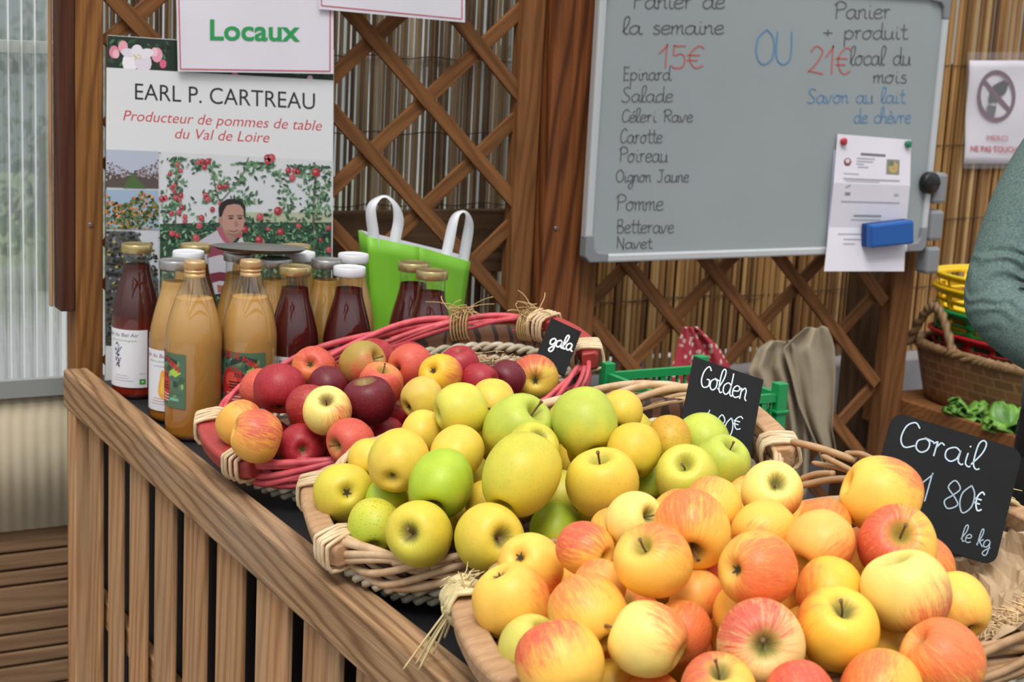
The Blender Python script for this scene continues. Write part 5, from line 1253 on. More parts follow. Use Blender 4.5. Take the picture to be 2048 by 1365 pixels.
('y',1.144,1.518,0.924,0.0340,(0.10,0.49,0.70),(0.30,-0.40,0.80),'yo2','yg',0.30,0.0,0,0,1.00,
  'yellow green apple mostly buried under the others in the natural basket'),
('y',0.939,1.746,0.891,0.0340,(0.49,-0.09,0.70),(0.30,-0.40,0.80),'yo2','yg',0.30,0.0,0,0,1.00,
  'yellow green apple mostly buried under the others in the natural basket'),
('y',1.025,1.518,0.908,0.0340,(0.07,-0.50,0.70),(0.30,-0.40,0.80),'yo2','yg',0.30,0.0,0,0,1.00,
  'yellow green apple mostly buried under the others in the natural basket'),
('y',1.208,1.646,0.944,0.0340,(-0.06,-0.50,0.70),(0.30,-0.40,0.80),'yo2','yg',0.30,0.0,0,0,1.00,
  'yellow green apple mostly buried under the others in the natural basket'),
('y',0.909,1.632,0.876,0.0340,(-0.22,-0.45,0.70),(0.30,-0.40,0.80),'yo2','yg',0.30,0.0,0,0,1.00,
  'yellow green apple mostly buried under the others in the natural basket'),
('c',0.974,1.326,0.910,0.0350,(-0.42,0.28,0.70),(0.30,-0.40,0.80),'co','cr',0.40,0.6,0,0,1.00,
  'blushing apple mostly buried under the others in the nearest basket'),
('c',0.999,1.121,0.895,0.0350,(0.36,-0.34,0.70),(0.30,-0.40,0.80),'co','cr',0.40,0.6,0,0,1.00,
  'blushing apple mostly buried under the others in the nearest basket'),
('c',1.071,1.328,0.925,0.0350,(0.46,0.19,0.70),(0.30,-0.40,0.80),'co','cr',0.40,0.6,0,0,1.00,
  'blushing apple mostly buried under the others in the nearest basket'),
('c',1.151,1.214,0.943,0.0350,(0.32,-0.38,0.70),(0.30,-0.40,0.80),'co','cr',0.40,0.6,0,0,1.00,
  'blushing apple mostly buried under the others in the nearest basket'),
('c',1.167,1.318,0.939,0.0350,(-0.07,-0.50,0.70),(0.30,-0.40,0.80),'co','cr',0.40,0.6,0,0,1.00,
  'blushing apple mostly buried under the others in the nearest basket'),
('c',1.036,1.223,0.923,0.0350,(-0.05,0.50,0.70),(0.30,-0.40,0.80),'co','cr',0.40,0.6,0,0,1.00,
  'blushing apple mostly buried under the others in the nearest basket'),
('c',0.905,1.371,0.889,0.0350,(0.36,0.35,0.70),(0.30,-0.40,0.80),'co','cr',0.40,0.6,0,0,1.00,
  'blushing apple mostly buried under the others in the nearest basket'),
('c',1.114,1.135,0.904,0.0350,(0.32,0.38,0.70),(0.30,-0.40,0.80),'co','cr',0.40,0.6,0,0,1.00,
  'blushing apple mostly buried under the others in the nearest basket'),
('c',0.894,1.269,0.892,0.0350,(-0.42,-0.27,0.70),(0.30,-0.40,0.80),'co','cr',0.40,0.6,0,0,1.00,
  'blushing apple mostly buried under the others in the nearest basket'),
('c',0.956,1.385,0.939,0.0350,(0.04,0.50,0.70),(0.30,-0.40,0.80),'co','cr',0.40,0.6,0,0,1.00,
  'blushing apple mostly buried under the others in the nearest basket'),
('c',0.826,1.256,0.877,0.0350,(0.46,0.19,0.70),(0.30,-0.40,0.80),'co','cr',0.40,0.6,0,0,1.00,
  'blushing apple mostly buried under the others in the nearest basket'),
('c',0.972,1.182,0.887,0.0350,(-0.02,-0.50,0.70),(0.30,-0.40,0.80),'co','cr',0.40,0.6,0,0,1.00,
  'blushing apple mostly buried under the others in the nearest basket'),
('c',1.026,1.377,0.949,0.0350,(0.35,-0.35,0.70),(0.30,-0.40,0.80),'co','cr',0.40,0.6,0,0,1.00,
  'blushing apple mostly buried under the others in the nearest basket'),
('c',1.089,1.266,0.902,0.0350,(0.34,0.37,0.70),(0.30,-0.40,0.80),'co','cr',0.40,0.6,0,0,1.00,
  'blushing apple mostly buried under the others in the nearest basket'),
('c',0.973,1.257,0.891,0.0350,(-0.13,-0.48,0.70),(0.30,-0.40,0.80),'co','cr',0.40,0.6,0,0,1.00,
  'blushing apple mostly buried under the others in the nearest basket'),
('c',0.850,1.329,0.872,0.0350,(0.20,-0.46,0.70),(0.30,-0.40,0.80),'co','cr',0.40,0.6,0,0,1.00,
  'blushing apple mostly buried under the others in the nearest basket'),
('c',1.155,1.133,0.958,0.0350,(-0.49,0.12,0.70),(0.30,-0.40,0.80),'co','cr',0.40,0.6,0,0,1.00,
  'blushing apple mostly buried under the others in the nearest basket'),
('c',1.051,1.163,0.893,0.0350,(-0.08,0.49,0.70),(0.30,-0.40,0.80),'co','cr',0.40,0.6,0,0,1.00,
  'blushing apple mostly buried under the others in the nearest basket'),
('c',0.920,1.131,0.872,0.0350,(-0.41,0.28,0.70),(0.30,-0.40,0.80),'co','cr',0.40,0.6,0,0,1.00,
  'blushing apple mostly buried under the others in the nearest basket'),
('c',1.120,1.363,0.960,0.0350,(-0.40,-0.31,0.70),(0.30,-0.40,0.80),'co','cr',0.40,0.6,0,0,1.00,
  'blushing apple mostly buried under the others in the nearest basket'),
('c',1.201,1.260,0.920,0.0350,(0.38,-0.32,0.70),(0.30,-0.40,0.80),'co','cr',0.40,0.6,0,0,1.00,
  'blushing apple mostly buried under the others in the nearest basket'),
('c',0.906,1.203,0.878,0.0350,(0.32,-0.39,0.70),(0.30,-0.40,0.80),'co','cr',0.40,0.6,0,0,1.00,
  'blushing apple mostly buried under the others in the nearest basket'),
]
ra = random.Random(33)
for i, (bk, x, y, z, R, ax, bd, base, blush, amt, stk, st, cal, el, label) in enumerate(APPLES):
    me = AM[bk][i % 3]; o = bpy.data.objects.new('apple', me); COL.objects.link(o)
    o.material_slots[0].link = 'OBJECT'; o.material_slots[0].material = M_apple[bk]
    a = Vector(ax).normalized(); q = a.to_track_quat('Z', 'Y'); q = q @ Quaternion((0, 0, 1), ra.uniform(0, 6.28)); Rm = q.to_matrix()
    M = Matrix.Translation((x, y, z)) @ Rm.to_4x4() @ Matrix.Diagonal((R, R, R*el, 1)); o.matrix_basis = M; WM[o.name] = M
    loc = Rm.transposed() @ Vector(bd).normalized()
    jit = ra.uniform(.94, 1.05); o['skin'] = [min(1, q_*jit) for q_ in lin(SKIN[base])[:3]]; o['blush'] = list(lin(SKIN[blush])[:3]); o['amount'] = amt; o['streak'] = stk*.8; o['sunny'] = list(loc)
    o['russet'] = .85 if ('russet' in label or 'hollow' in label) else .35
    o['spots'] = 1.0 if 'dots' in label else .22
    tag(o, label, 'apple', GRP[bk])
    if st: s_ = meshpart('stem', SM[i % 4], M_stem, o)
    if cal: meshpart('calyx', CM, M_calyx, o)

# ================================================================ SLATE PRICE SIGNS
def slate(label, TLp, TRp, BRp, Dt, Db, write, rounded=.0, tk=.003):
    TL, TR, BR = atd(*TLp, Dt), atd(*TRp, Dt+.004), atd(*BRp, Db+.004); BL = TL+BR-TR
    ex, ey = TR-TL, BL-TL; n = ex.cross(ey).normalized()
    if n.dot(FWD) > 0: n = -n
    t = thing('price_sign', label, 'sign', tuple((BL+BR)/2)); W, H = ex.length, ey.length; r = rounded
    pts = []
    for (cx, cy, a0) in ((0, 0, PI), (W, 0, 1.5*PI), (W, H, 0), (0, H, .5*PI)):
        for k_ in range(6):
            a = a0+.5*PI*k_/5; sx = cx+(r if cx == 0 else -r); sy = cy+(r if cy == 0 else -r); pts.append((sx+r*math.cos(a), sy+r*math.sin(a)))
    P = [TL+ex*(a/W)+ey*(b/H) for a, b in pts]; m = len(P)
    MB().add([p for p in P]+[p-n*tk for p in P], [tuple(range(m)), tuple(range(2*m-1, m-1, -1))]+[(i, m+i, m+(i+1) % m, (i+1) % m) for i in range(m)]).build('slate', M_chalk, t, smooth=False)
    MB().hexa([BL*.5+BR*.5+ex*k_[0]-n*k_[1]+ey*k_[2] for k_ in ((-.05, .0032, .25), (.05, .0032, .25), (.05, .0075, .25), (-.05, .0075, .25), (-.05, .0032, -.45), (.05, .0032, -.45), (.05, .0075, -.45), (-.05, .0075, -.45))]).build('stake', W_handle, t, smooth=False)
    ax, ay = TRp[0]-TLp[0], TRp[1]-TLp[1]; bx, by = BRp[0]-TRp[0], BRp[1]-TRp[1]; dt = ax*by-ay*bx
    def fn(u, v, L):
        du, dv = u-TLp[0], v-TLp[1]; s = (du*by-dv*bx)/dt; q = (ax*dv-ay*du)/dt
        return tuple(TL+ex*s+ey*q+n*(.0004+L*6e-6))
    ar = Art(fn); write(ar); ar.build('chalk_lettering', t, M_ink); return t
def wg(ar): hand(ar, 'gala', 1098, 690, 1143, 1.35, 3.0, '#e8e8ea', slope=.30, lean=.35)
slate('small slate sign chalked gala standing in the red basket', (1103, 636), (1163, 664), (1129, 752), 2.40, 2.36, wg)
def wG(ar):
    hand(ar, 'Golden', 1399, 773, 1492, 2.35, 2.6, '#cfdde6', slope=.33, lean=.25); hand(ar, '1 80', 1404, 862, 1462, 2.3, 2.4, '#b9cbd8', slope=.33, lean=.25); hand(ar, '€', 1464, 857, 1482, 1.5, 2.2, '#cfdde6', slope=.3, lean=.2)
slate('slate sign chalked Golden standing in the natural basket before the green crate', (1388, 714), (1527, 760), (1500, 912), 2.05, 2.01, wG)
def wC(ar):
    hand(ar, 'Corail', 1795, 892, 1958, 2.9, 3.0, '#b3c6d2', slope=.31, lean=.22); hand(ar, '1 80', 1838, 1002, 1942, 3.1, 2.8, '#93a6b3', slope=.30, lean=.25); hand(ar, '€', 1946, 1021, 1964, 2.2, 3, '#c3d3dc', slope=.3, lean=.25)
    hand(ar, 'le kg', 1922, 1083, 1978, 1.6, 2.2, '#93a6b3', slope=.30, lean=.3)
slate('large slate sign chalked Corail le kg at the rear of the nearest basket', (1788, 824), (2046, 902), (1990, 1132), 1.75, 1.705, wC, rounded=.012)

# ================================================================ GREEN CRATE
M_crate = plain('green_crate_plastic', '#1f8f4e', .4)
cx0, cx1, cy0, cy1, cz0, cz1 = 1.325, 1.50, 1.79, 1.985, .802, .966
t = thing('plastic_crate', 'open green plastic crate on the table behind the Golden sign', 'crate', ((cx0+cx1)/2, (cy0+cy1)/2, cz0))
MB().box((cx0, cy0, cz0), (cx1, cy1, cz0+.006)).build('crate_floor', M_crate, t, smooth=False)
def wall_panel(p, q):
    mb = MB(); p, q = Vector(p), Vector(q); d = q-p; L = d.length; d.normalize(); nn = Vector((-d.y, d.x, 0))*.0022
    def bar(a, z0, b, z1, th=1.0): A_, B_ = p+d*a, p+d*b; m = nn*th; mb.hexa([(A_-m)+Vector((0, 0, z0)), (B_-m)+Vector((0, 0, z0)), (B_+m)+Vector((0, 0, z0)), (A_+m)+Vector((0, 0, z0)), (A_-m)+Vector((0, 0, z1)), (B_-m)+Vector((0, 0, z1)), (B_+m)+Vector((0, 0, z1)), (A_+m)+Vector((0, 0, z1))])
    H = cz1-cz0
    for z0, z1, th in ((0, .012, 1.6), (.040, .046, 1), (.068, .074, 1), (.096, .102, 1), (.118, .123, 1), (H-.012, H, 2.2)): bar(0, z0, L, z1, th)
    n = int(L/.0135)
    for i in range(n+1): a = L*i/n; w2 = .0045 if i % 5 == 0 else .0018; bar(max(0, a-w2), 0, min(L, a+w2), H-.004, 1.7 if i % 5 == 0 else .9)
    return mb
for p, q in (((cx0, cy0, cz0), (cx1, cy0, cz0)), ((cx1, cy0, cz0), (cx1, cy1, cz0)), ((cx1, cy1, cz0), (cx0, cy1, cz0)), ((cx0, cy1, cz0), (cx0, cy0, cz0))): wall_panel(p, q).build('crate_side_lattice', M_crate, t, smooth=False)
for x in (cx0, cx1):
    for y in (cy0, cy1): 
        mb = MB(); mb.box((x-.009, y-.009, cz0), (x+.009, y+.009, cz1+.016))
        for z in (.02, .06, .10, .135): mb.box((x-.012, y-.012, cz0+z), (x+.012, y+.012, cz0+z+.005))
        mb.build('corner_post', M_crate, t, smooth=False, bevel=.0015)

# ================================================================ CLOTHS ON THE LATTICE
def cloth(parent, name, mat, rows, Y, folds, amp, seed):
    ps = MB()
    def fn(u, v):
        q = v*(len(rows)-1); i = min(len(rows)-2, int(q)); f = q-i; f2 = f
        y = rows[i][0]+(rows[i+1][0]-rows[i][0])*f; a = rows[i][1]+(rows[i+1][1]-rows[i][1])*f2; b = rows[i][2]+(rows[i+1][2]-rows[i][2])*f2
        ph_ = mnoise.noise(Vector((u*2.2, v*1.4, seed)))*3.2; d = amp*(.45+.55*v)*math.sin(u*folds*2*PI+seed+ph_)+amp*.45*math.sin(u*folds*3.3+v*5+seed+ph_)
        return at(a+(b-a)*u, y+mnoise.noise(Vector((u*3, v*3, seed)))*6, Y-.012-amp+d)
    return MB().grid(fn, 48, 36).build(name, mat, parent, solid=.0015)
k = NT('red_flower_cloth'); co = k.objco(); vo = k.n('TexVoronoi'); vo.inputs['Scale'].default_value = 62; k.l(co, vo.inputs['Vector'])
c = k.mix(k.ramp(vo.outputs['Distance'], [(.30, (1, 1, 1)), (.42, (0, 0, 0))]), lin('#a8323f'), lin('#d9b8a8')); k.l(c, k.b.inputs['Base Color']); k.set(Roughness=.85); M_redcloth = k.m
t = thing('cloth', 'red cloth with a pale flower print tied to the lattice under the whiteboard', 'cloth', tuple(at(1400, 800, 2.83)))
cloth(t, 'hanging_fabric', M_redcloth, [(655, 1366, 1396), (690, 1356, 1434), (730, 1346, 1460), (775, 1334, 1464), (860, 1326, 1452)], 2.835, 3.2, .009, 1.0)
k = NT('raw_linen'); co = k.objco(); f = k.noise(co, 9, 4); g = k.noise(co, 300, 2); st = k.ramp(k.noise(k.mapping(co, (9, 9, 9), (3, 1, 2)), 1.0, 3), [(.66, (0, 0, 0)), (.74, (1, 1, 1))])
c = k.mix(f, lin('#b3a48c'), lin('#8d8068')); c = k.mix(k.math('MULTIPLY', st, .5), c, lin('#5c6660')); k.l(c, k.b.inputs['Base Color']); k.set(Roughness=.9); k.bump(g, .2, .001); M_linen = k.m
t = thing('cloth', 'stained beige linen cloth draped over the lattice slats beside the red one', 'cloth', tuple(at(1610, 950, 2.83)))
cloth(t, 'hanging_fabric', M_linen, [(682, 1538, 1584), (700, 1516, 1606), (740, 1496, 1624), (800, 1522, 1626), (880, 1544, 1622), (1000, 1560, 1612)], 2.835, 2.6, .013, 2.2)
cloth(t, 'hanging_fabric', M_linen, [(654, 1612, 1656), (672, 1590, 1664), (700, 1566, 1670), (750, 1582, 1671), (810, 1596, 1668), (860, 1618, 1664), (900, 1636, 1672), (945, 1650, 1662)], 2.82, 2.2, .014, 4.4)

# ================================================================ SIDE SHELF WITH BASKETS AND LETTUCE
t = thing('side_shelf', 'brown timber display shelf at the far side holding baskets and lettuce', 'shelf', (3.0, 2.2, 0))
MB().box((2.80, 1.2, .545), (3.5, 2.995, .595)).build('shelf_top', W_trel, t, smooth=False, bevel=.004)
MB().box((2.785, 1.2, .53), (2.80, 2.995, .612)).build('edge_board', W_trel, t, smooth=False, bevel=.003)
for x in (2.84, 3.46):
    for y in (1.26, 2.9): MB().box((x-.025, y-.025, 0), (x+.025, y+.025, .545)).build('leg', W_dark, t, smooth=False)
k = NT('brown_basketry'); co = k.objco(); ck = k.n('TexBrick'); ck.inputs['Scale'].default_value = 11; ck.inputs['Mortar Size'].default_value = .03; ck.inputs['Color1'].default_value = lin('#6d4a30'); ck.inputs['Color2'].default_value = lin('#83593a'); ck.inputs['Mortar'].default_value = lin('#8e6c4a')
sp_ = k.n('SeparateXYZ'); k.l(co, sp_.inputs[0]); cb2 = k.n('CombineXYZ'); k.l(k.math('ADD', sp_.outputs[1], sp_.outputs[0]), cb2.inputs[0]); k.l(sp_.outputs[2], cb2.inputs[1]); k.l(cb2.outputs[0], ck.inputs['Vector']); k.l(ck.outputs['Color'], k.b.inputs['Base Color']); k.set(Roughness=.6); M_basketry = k.m
M_rope = wicker('brown_rope', '#9a7a55', '#7a5c3c', '#5a4228')
t = thing('wicker_basket', 'brown woven basket with a twisted handle on the side shelf', 'basket', (3.04, 2.745, .596))
def ov(tt, ax, ay, z, cx=3.04, cy=2.745, p=3.2):
    ct, st = math.cos(tt), math.sin(tt); return Vector((cx+ax*math.copysign(abs(ct)**(2/p), ct), cy+ay*math.copysign(abs(st)**(2/p), st), z))
mb = MB(); mb.grid(lambda u, v: ov(2*PI*u, .150+.025*v, .212+.03*v, .602+.131*v), 64, 6, wrap=True); mb.add([ov(2*PI*j/64, .150, .212, .602) for j in range(64)], [tuple(range(64))]); mb.build('woven_side', M_basketry, t, solid=.008)
mb = MB()
for k_ in range(3): mb.tube([ov(2*PI*j/200, .175+.007*math.cos(2*PI*j/200*45+k_*2.09), .242+.007*math.cos(2*PI*j/200*45+k_*2.09), .738+.008*math.sin(2*PI*j/200*45+k_*2.09)) for j in range(200)], .007, 6, closed=True)
mb.build('rim_braid', M_rope, t)
mb = MB()
for k_ in range(2):
    pts = []
    for j in range(61):
        q = j/60; a = PI*q; ang = j*.55+k_*PI; pts.append(Vector((2.867+.004*math.cos(ang), 2.94-.155*q, .735+.105*math.sin(a)+.006*math.sin(ang))))
    mb.tube(pts, .009, 7)
mb.build('handle', M_rope, t)
def slot_basket(col, z, hgt, ax, ay, label, cx, cy, seed):
    m = plain('basket_plastic', col, .4); t = thing('plastic_basket', label, 'basket', (cx, cy, z), 'nested plastic baskets')
    nu, nv = 108, 16; mb = MB(); Wv = {}
    def P(i, j): v = j/nv; return ov(2*PI*i/nu, ax*(.84+.16*v), ay*(.86+.14*v), z+hgt*v, cx, cy, 2.6)
    for j in range(nv+1):
        for i in range(nu): mb.v.append(tuple(P(i, j)))
    for j in range(nv):
        for i in range(nu):
            solid = j in (0, 1, nv-1, nv-2) or j % 3 == 2 or i % 6 in (0,)
            if solid: mb.f.append([j*nu+i, j*nu+(i+1) % nu, (j+1)*nu+(i+1) % nu, (j+1)*nu+i]); mb.mi.append(0); mb.c.append(None)
    mb.f.append(list(reversed(range(nu)))); mb.mi.append(0); mb.c.append(None)
    mb.build('slotted_wall_lattice', m, t, solid=.003)
    MB().tube([ov(2*PI*i/96, ax+.003, ay+.003, z+hgt, cx, cy, 2.6) for i in range(96)], .0055, 6, closed=True).build('rim', m, t)
slot_basket('#a3181c', .668, .105, .142, .190, 'red slotted plastic basket, lowest of the nested plastic baskets', 3.043, 2.79, 1)
slot_basket('#12803f', .723, .105, .142, .190, 'green slotted plastic basket between the red and the yellow ones', 3.043, 2.79, 2)
slot_basket('#e0b818', .778, .105, .142, .190, 'yellow slotted plastic basket, upper one sitting in the green', 3.043, 2.79, 3)
slot_basket('#e3c022', .812, .105, .142, .190, 'yellow slotted plastic basket topmost of all', 3.043, 2.79, 4)
k = NT('lettuce_leaf'); f = k.noise(k.objco(), 22, 4); k.l(k.ramp(f, [(.3, lin('#3f6f28')), (.7, lin('#7fb04a'))]), k.b.inputs['Base Color']); k.set(Roughness=.45); M_lett = k.m
def lettuce(c, R, label, seed):
    r_ = random.Random(seed); t = thing('lettuce', label, 'lettuce', c, 'lettuces on the side shelf'); mb = MB()
    for i in range(20):
        a = r_.uniform(0, 6.28); el = r_.uniform(.15, 1.25); d = Vector((math.cos(a)*math.cos(el), math.sin(a)*math.cos(el), math.sin(el))); s = Vector((-math.sin(a), math.cos(a), 0)); nn = d.cross(s); L = R*r_.uniform(.75, 1.1); ph = r_.uniform(0, 6)
        def fn(u, v):
            x = (u-.5)*2; wv = .55*L*math.sin(PI*min(1, .12+v*.78)); rf = .10*L*v*math.sin(x*9+ph)*abs(x)
            return Vector(c)+d*L*v+s*x*wv+nn*(-.25*L*x*x+.22*L*v*v*-1+rf)+Vector((0, 0, .012))
        mb.grid(fn, 12, 8)
    for i, p in enumerate(mb.v):
        if p[2] < .6: mb.v[i] = (p[0], p[1], .6+r_.uniform(0, .004))
    mb.build('leaf_rosette', M_lett, t, solid=.001)
lettuce((2.832, 2.55, .597), .065, 'green lettuce on the side shelf nearest the person', 1)
lettuce((2.83, 2.69, .597), .055, 'green lettuce in front of the brown woven basket', 2)

# ================================================================ PERSON AT THE STALL
def skin(name, nodes, edges, root, mat, parent=None, sub=2):
    names = list(nodes); me = bpy.data.meshes.new(name); me.from_pydata([tuple(nodes[n][0]) for n in names], [(names.index(a), names.index(b)) for a, b in edges], [])
    me.materials.append(mat); o = bpy.data.objects.new(name, me); link(o, parent)
    if parent is not None: me.transform(WM[parent.name].inverted()); 
    if parent is not None: o.matrix_basis = Matrix.Identity(4)
    md = o.modifiers.new('skin', 'SKIN'); md.use_smooth_shade = True; md.branch_smoothing = .6
    for i, n in enumerate(names):
        r = nodes[n][1]; sv = me.skin_vertices[0].data[i]; sv.radius = (r, r) if not hasattr(r, '__len__') else r; sv.use_root = n == root
    q = o.modifiers.new('sub', 'SUBSURF'); q.levels = q.render_levels = sub
    return o
Sh, El, Wr = atd(2118, 268, 2.50), atd(1980, 618, 2.42), atd(2190, 745, 2.26)
rt, hd_ = _r.copy(), _h.copy(); base = Vector((Sh.x, Sh.y, 0))+rt*.175
def bp(s, f, z): return base+rt*s+hd_*f+Vector((0, 0, z))     # s: towards picture side, f: away from the camera
M_skin = plain('skin', '#c99478', .5)
k = NT('sage_knit'); co = k.objco(); f = k.noise(co, 240, 4, .7); g = k.noise(co, 6, 3)
c = k.mix(k.ramp(f, [(.35, (0, 0, 0)), (.65, (1, 1, 1))]), lin('#4d605c'), lin('#6b807b')); k.l(c, k.b.inputs['Base Color']); k.set(Roughness=.9)
# creases fanning from the inside of the elbow
gm = k.n('VectorMath', operation='DISTANCE'); k.l(co, gm.inputs[0]); crs = El+_r*.075+Vector((0, 0, .02)); gm.inputs[1].default_value = tuple(crs)
wv = k.n('TexWave', wave_type='BANDS', bands_direction='Z'); wv.inputs['Scale'].default_value = 13; wv.inputs['Distortion'].default_value = 9; wv.inputs['Detail'].default_value = 1; wv.inputs['Detail Scale'].default_value = 1.2; k.l(co, wv.inputs['Vector'])
fall = k.ramp(gm.outputs['Value'], [(.03, (1, 1, 1)), (.13, (0, 0, 0))])
hh = k.math('ADD', k.math('MULTIPLY', k.math('MULTIPLY', wv.outputs['Fac'], fall), .012), k.math('ADD', k.math('MULTIPLY', f, .0009), k.math('MULTIPLY', g, .008)))
bm_ = k.n('Bump'); bm_.inputs['Strength'].default_value = 1; bm_.inputs['Distance'].default_value = 1.0; k.l(hh, bm_.inputs['Height']); k.l(bm_.outputs[0], k.b.inputs['Normal']); M_knit = k.m
M_trous = plain('black_trousers', '#17120f', .85, bump=.2)
body = {'pelvis': (bp(0, 0, .93), .10), 'waist': (bp(0, 0, 1.08), .09), 'chest': (bp(0, 0, 1.28), .098), 'neck': (bp(0, -.008, 1.46), .052), 'skull': (bp(0, -.01, 1.56), .062),
        'sr': (Sh+rt*.02, .03), 'er': (El, .036), 'wr': (Wr, .027), 'sl': (bp(.155, 0, Sh.z), .03), 'el': (bp(.25, -.02, 1.10), .036), 'wl': (bp(.12, -.22, 1.02), .027),
        'hr': (bp(-.09, 0, .88), .085), 'kr': (bp(-.10, -.01, .48), .055), 'ar': (bp(-.10, .02, .08), .036), 'tr': (bp(-.11, -.15, .035), .032),
        'hl': (bp(.09, 0, .88), .085), 'kl': (bp(.10, -.01, .48), .055), 'al': (bp(.10, .02, .08), .036), 'tl': (bp(.11, -.15, .035), .032)}
eg = [('pelvis', 'waist'), ('waist', 'chest'), ('chest', 'neck'), ('neck', 'skull'), ('chest', 'sr'), ('sr', 'er'), ('er', 'wr'), ('chest', 'sl'), ('sl', 'el'), ('el', 'wl'),
      ('pelvis', 'hr'), ('hr', 'kr'), ('kr', 'ar'), ('ar', 'tr'), ('pelvis', 'hl'), ('hl', 'kl'), ('kl', 'al'), ('al', 'tl')]
for sd_, wn, en in (('r', 'wr', 'er'), ('l', 'wl', 'el')):
    W_, d = body[wn][0], (body[wn][0]-body[en][0]).normalized(); s_ = d.cross(Vector((0, 0, 1))).normalized(); dn = Vector((0, 0, -1))
    body['palm'+sd_] = (W_+d*.055, (.036, .017)); eg.append((wn, 'palm'+sd_))
    for k_, L in ((-1.5, .06), (-.5, .072), (.5, .068), (1.5, .052)):
        b0 = W_+d*.085+s_*k_*.017; body['f%s%s' % (sd_, k_)] = (b0, .0085); body['g%s%s' % (sd_, k_)] = (b0+d*L*.55+dn*.008, .0078); body['h%s%s' % (sd_, k_)] = (b0+d*L*.85+dn*.03, .0066)
        eg += [('palm'+sd_, 'f%s%s' % (sd_, k_)), ('f%s%s' % (sd_, k_), 'g%s%s' % (sd_, k_)), ('g%s%s' % (sd_, k_), 'h%s%s' % (sd_, k_))]
    b0 = W_+d*.035+s_*.035; body['t'+sd_+'1'] = (b0, .011); body['t'+sd_+'2'] = (b0+d*.04+s_*.015+dn*.01, .009); eg += [('palm'+sd_, 't'+sd_+'1'), ('t'+sd_+'1', 't'+sd_+'2')]
per = skin('person', body, eg, 'pelvis', M_skin)
tag(per, 'person in a sage green knitted sweater and dark trousers standing beside the stall, elbow bent', 'person')
mid = (Sh+El)/2; fm = El*.45+Wr*.55
skin('sleeve', {'in': (Sh+rt*.085+Vector((0, 0, -.005)), .066), 'sr': (Sh+rt*.02, .073), 'mr': (mid, .066), 'er': (El, .052), 'fr': (fm, .056), 'wr': (El*.08+Wr*.92, .042)}, [('in', 'sr'), ('sr', 'mr'), ('mr', 'er'), ('er', 'fr'), ('fr', 'wr')], 'in', M_knit, per, 3)
skin('sleeve', {'in': (bp(.09, 0, Sh.z-.005), .066), 'sl': (bp(.155, 0, Sh.z), .073), 'ml': (bp(.22, -.01, 1.22), .066), 'el': (bp(.25, -.02, 1.10), .055), 'fl': (bp(.19, -.11, 1.06), .054), 'wl': (bp(.13, -.20, 1.025), .042)}, [('in', 'sl'), ('sl', 'ml'), ('ml', 'el'), ('el', 'fl'), ('fl', 'wl')], 'in', M_knit, per, 3)
mb = MB()
def ring(c_, ru, rf_, n=28): return [c_+rt*(ru*math.cos(2*PI*i/n))+hd_*(rf_*math.sin(2*PI*i/n)) for i in range(n)]
def loft(R_):
    n = len(R_[0]); V = [p for q in R_ for p in q]; mb.add(V, [(j*n+i, j*n+(i+1) % n, (j+1)*n+(i+1) % n, (j+1)*n+i) for j in range(len(R_)-1) for i in range(n)]+[tuple(reversed(range(n))), tuple(range(len(V)-n, len(V)))])
loft([ring(bp(0, 0, z), a_, b_) for z, a_, b_ in ((1.0, .155, .118), (.96, .168, .126), (.90, .18, .135), (.84, .183, .135), (.78, .175, .125), (.74, .16, .11))])
for s_ in (-1, 1): loft([ring(bp(s_*x_, f_, z), a_, b_) for z, x_, f_, a_, b_ in ((.88, .085, 0, .095, .12), (.74, .09, 0, .094, .105), (.5, .10, -.01, .072, .075), (.3, .10, .0, .062, .065), (.09, .10, .02, .062, .065))])
mb.build('trousers', M_trous, per)
mb = MB(); loft([ring(bp(0, f_, z), a_, b_, 40) for z, f_, a_, b_ in ((.91, 0, .180, .135), (.95, 0, .182, .137), (1.05, 0, .172, .128), (1.18, 0, .178, .13), (1.28, 0, .19, .13), (1.34, 0, .19, .118), (1.385, 0, .16, .10), (1.415, -.003, .11, .085), (1.44, -.006, .072, .07), (1.455, -.008, .066, .064))])
mb.build('sweater', M_knit, per)
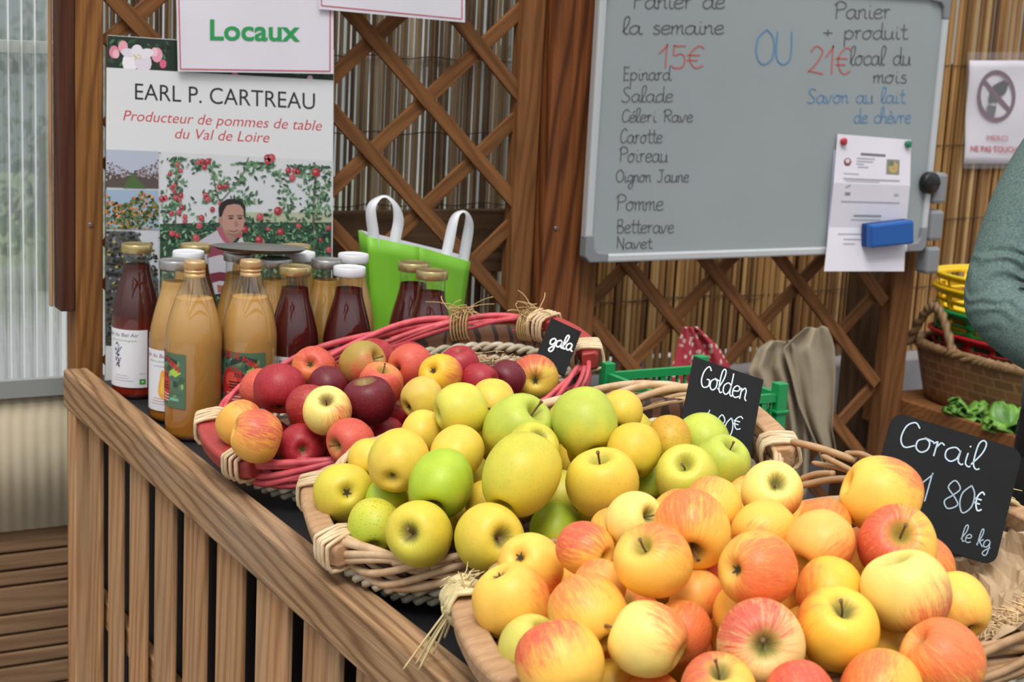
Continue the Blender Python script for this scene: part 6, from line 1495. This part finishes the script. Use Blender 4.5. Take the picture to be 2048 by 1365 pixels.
# head: skull, brow, nose, lips and chin shaped from one rounded surface
def gs(a_, b_, ca, cb_, w1, w2): return math.exp(-((a_-ca)/w1)**2-((b_-cb_)/w2)**2)
def headpt(u, v):
    th, ph = 2*PI*u, PI*v; x, y, z = math.sin(ph)*math.cos(th), math.sin(ph)*math.sin(th), -math.cos(ph)
    nar = 1-.30*max(0, -z)**1.5; X, Y_, Z = .074*x*nar, .094*y*(1-.12*max(0, -z)), .118*z
    if y < 0:                                       # the face looks along -y
        Y_ -= .024*gs(X, Z, 0, -.018, .012, .020)+.010*gs(X, Z, 0, .006, .009, .022)+.005*gs(X, Z, 0, -.058, .022, .008)+.012*gs(X, Z, 0, -.098, .026, .018)
        Y_ += .010*(gs(X, Z, .031, .012, .016, .011)+gs(X, Z, -.031, .012, .016, .011))-.004*(gs(X, Z, .03, .034, .022, .008)+gs(X, Z, -.03, .034, .022, .008))+.003*gs(X, Z, 0, -.066, .024, .0035)
    return bp(X, Y_-.015, 1.60+Z)
hm = MB().grid(headpt, 56, 44, wrap=True); hd = hm.build('head', M_skin, per)
for s_ in (-1, 1):
    MB().lathe([(.0004, -.0115), (.008, -.009), (.0115, 0), (.008, .009), (.0004, .0115)], 16, Matrix.Translation(bp(s_*.031, -.085, 1.612))).build('eye', plain('eye_white', '#d8d2cc', .3), hd)
    MB().lathe([(.0004, 0), (.0058, -.0002), (.006, .0012), (.0004, .002)], 14, Matrix.Translation(bp(s_*.031, -.0955, 1.612)) @ (-hd_).to_track_quat('Z', 'Y').to_matrix().to_4x4()).build('iris', plain('brown_iris', '#3a2a1c', .3), hd)
    mb = MB(); mb.tube(cr([bp(s_*.072, 0, 1.635), bp(s_*.086, .016, 1.637), bp(s_*.088, .022, 1.61), bp(s_*.080, .012, 1.582), bp(s_*.070, .002, 1.578)], 4), .0075, 8); mb.build('ear', M_skin, hd)
MB().grid(lambda u, v: bp(0, .012, 1.615)+rt*(.084*math.sin(PI*.62*v)*math.cos(2*PI*u))+hd_*(.100*math.sin(PI*.62*v)*math.sin(2*PI*u)*(1 if math.sin(2*PI*u) > 0 else .80))+Vector((0, 0, .112*math.cos(PI*(.62-.22*max(0, -math.sin(2*PI*u)))*v))), 40, 16, wrap=True).build('hair', plain('brown_hair', '#4a3526', .6), per, solid=.01)
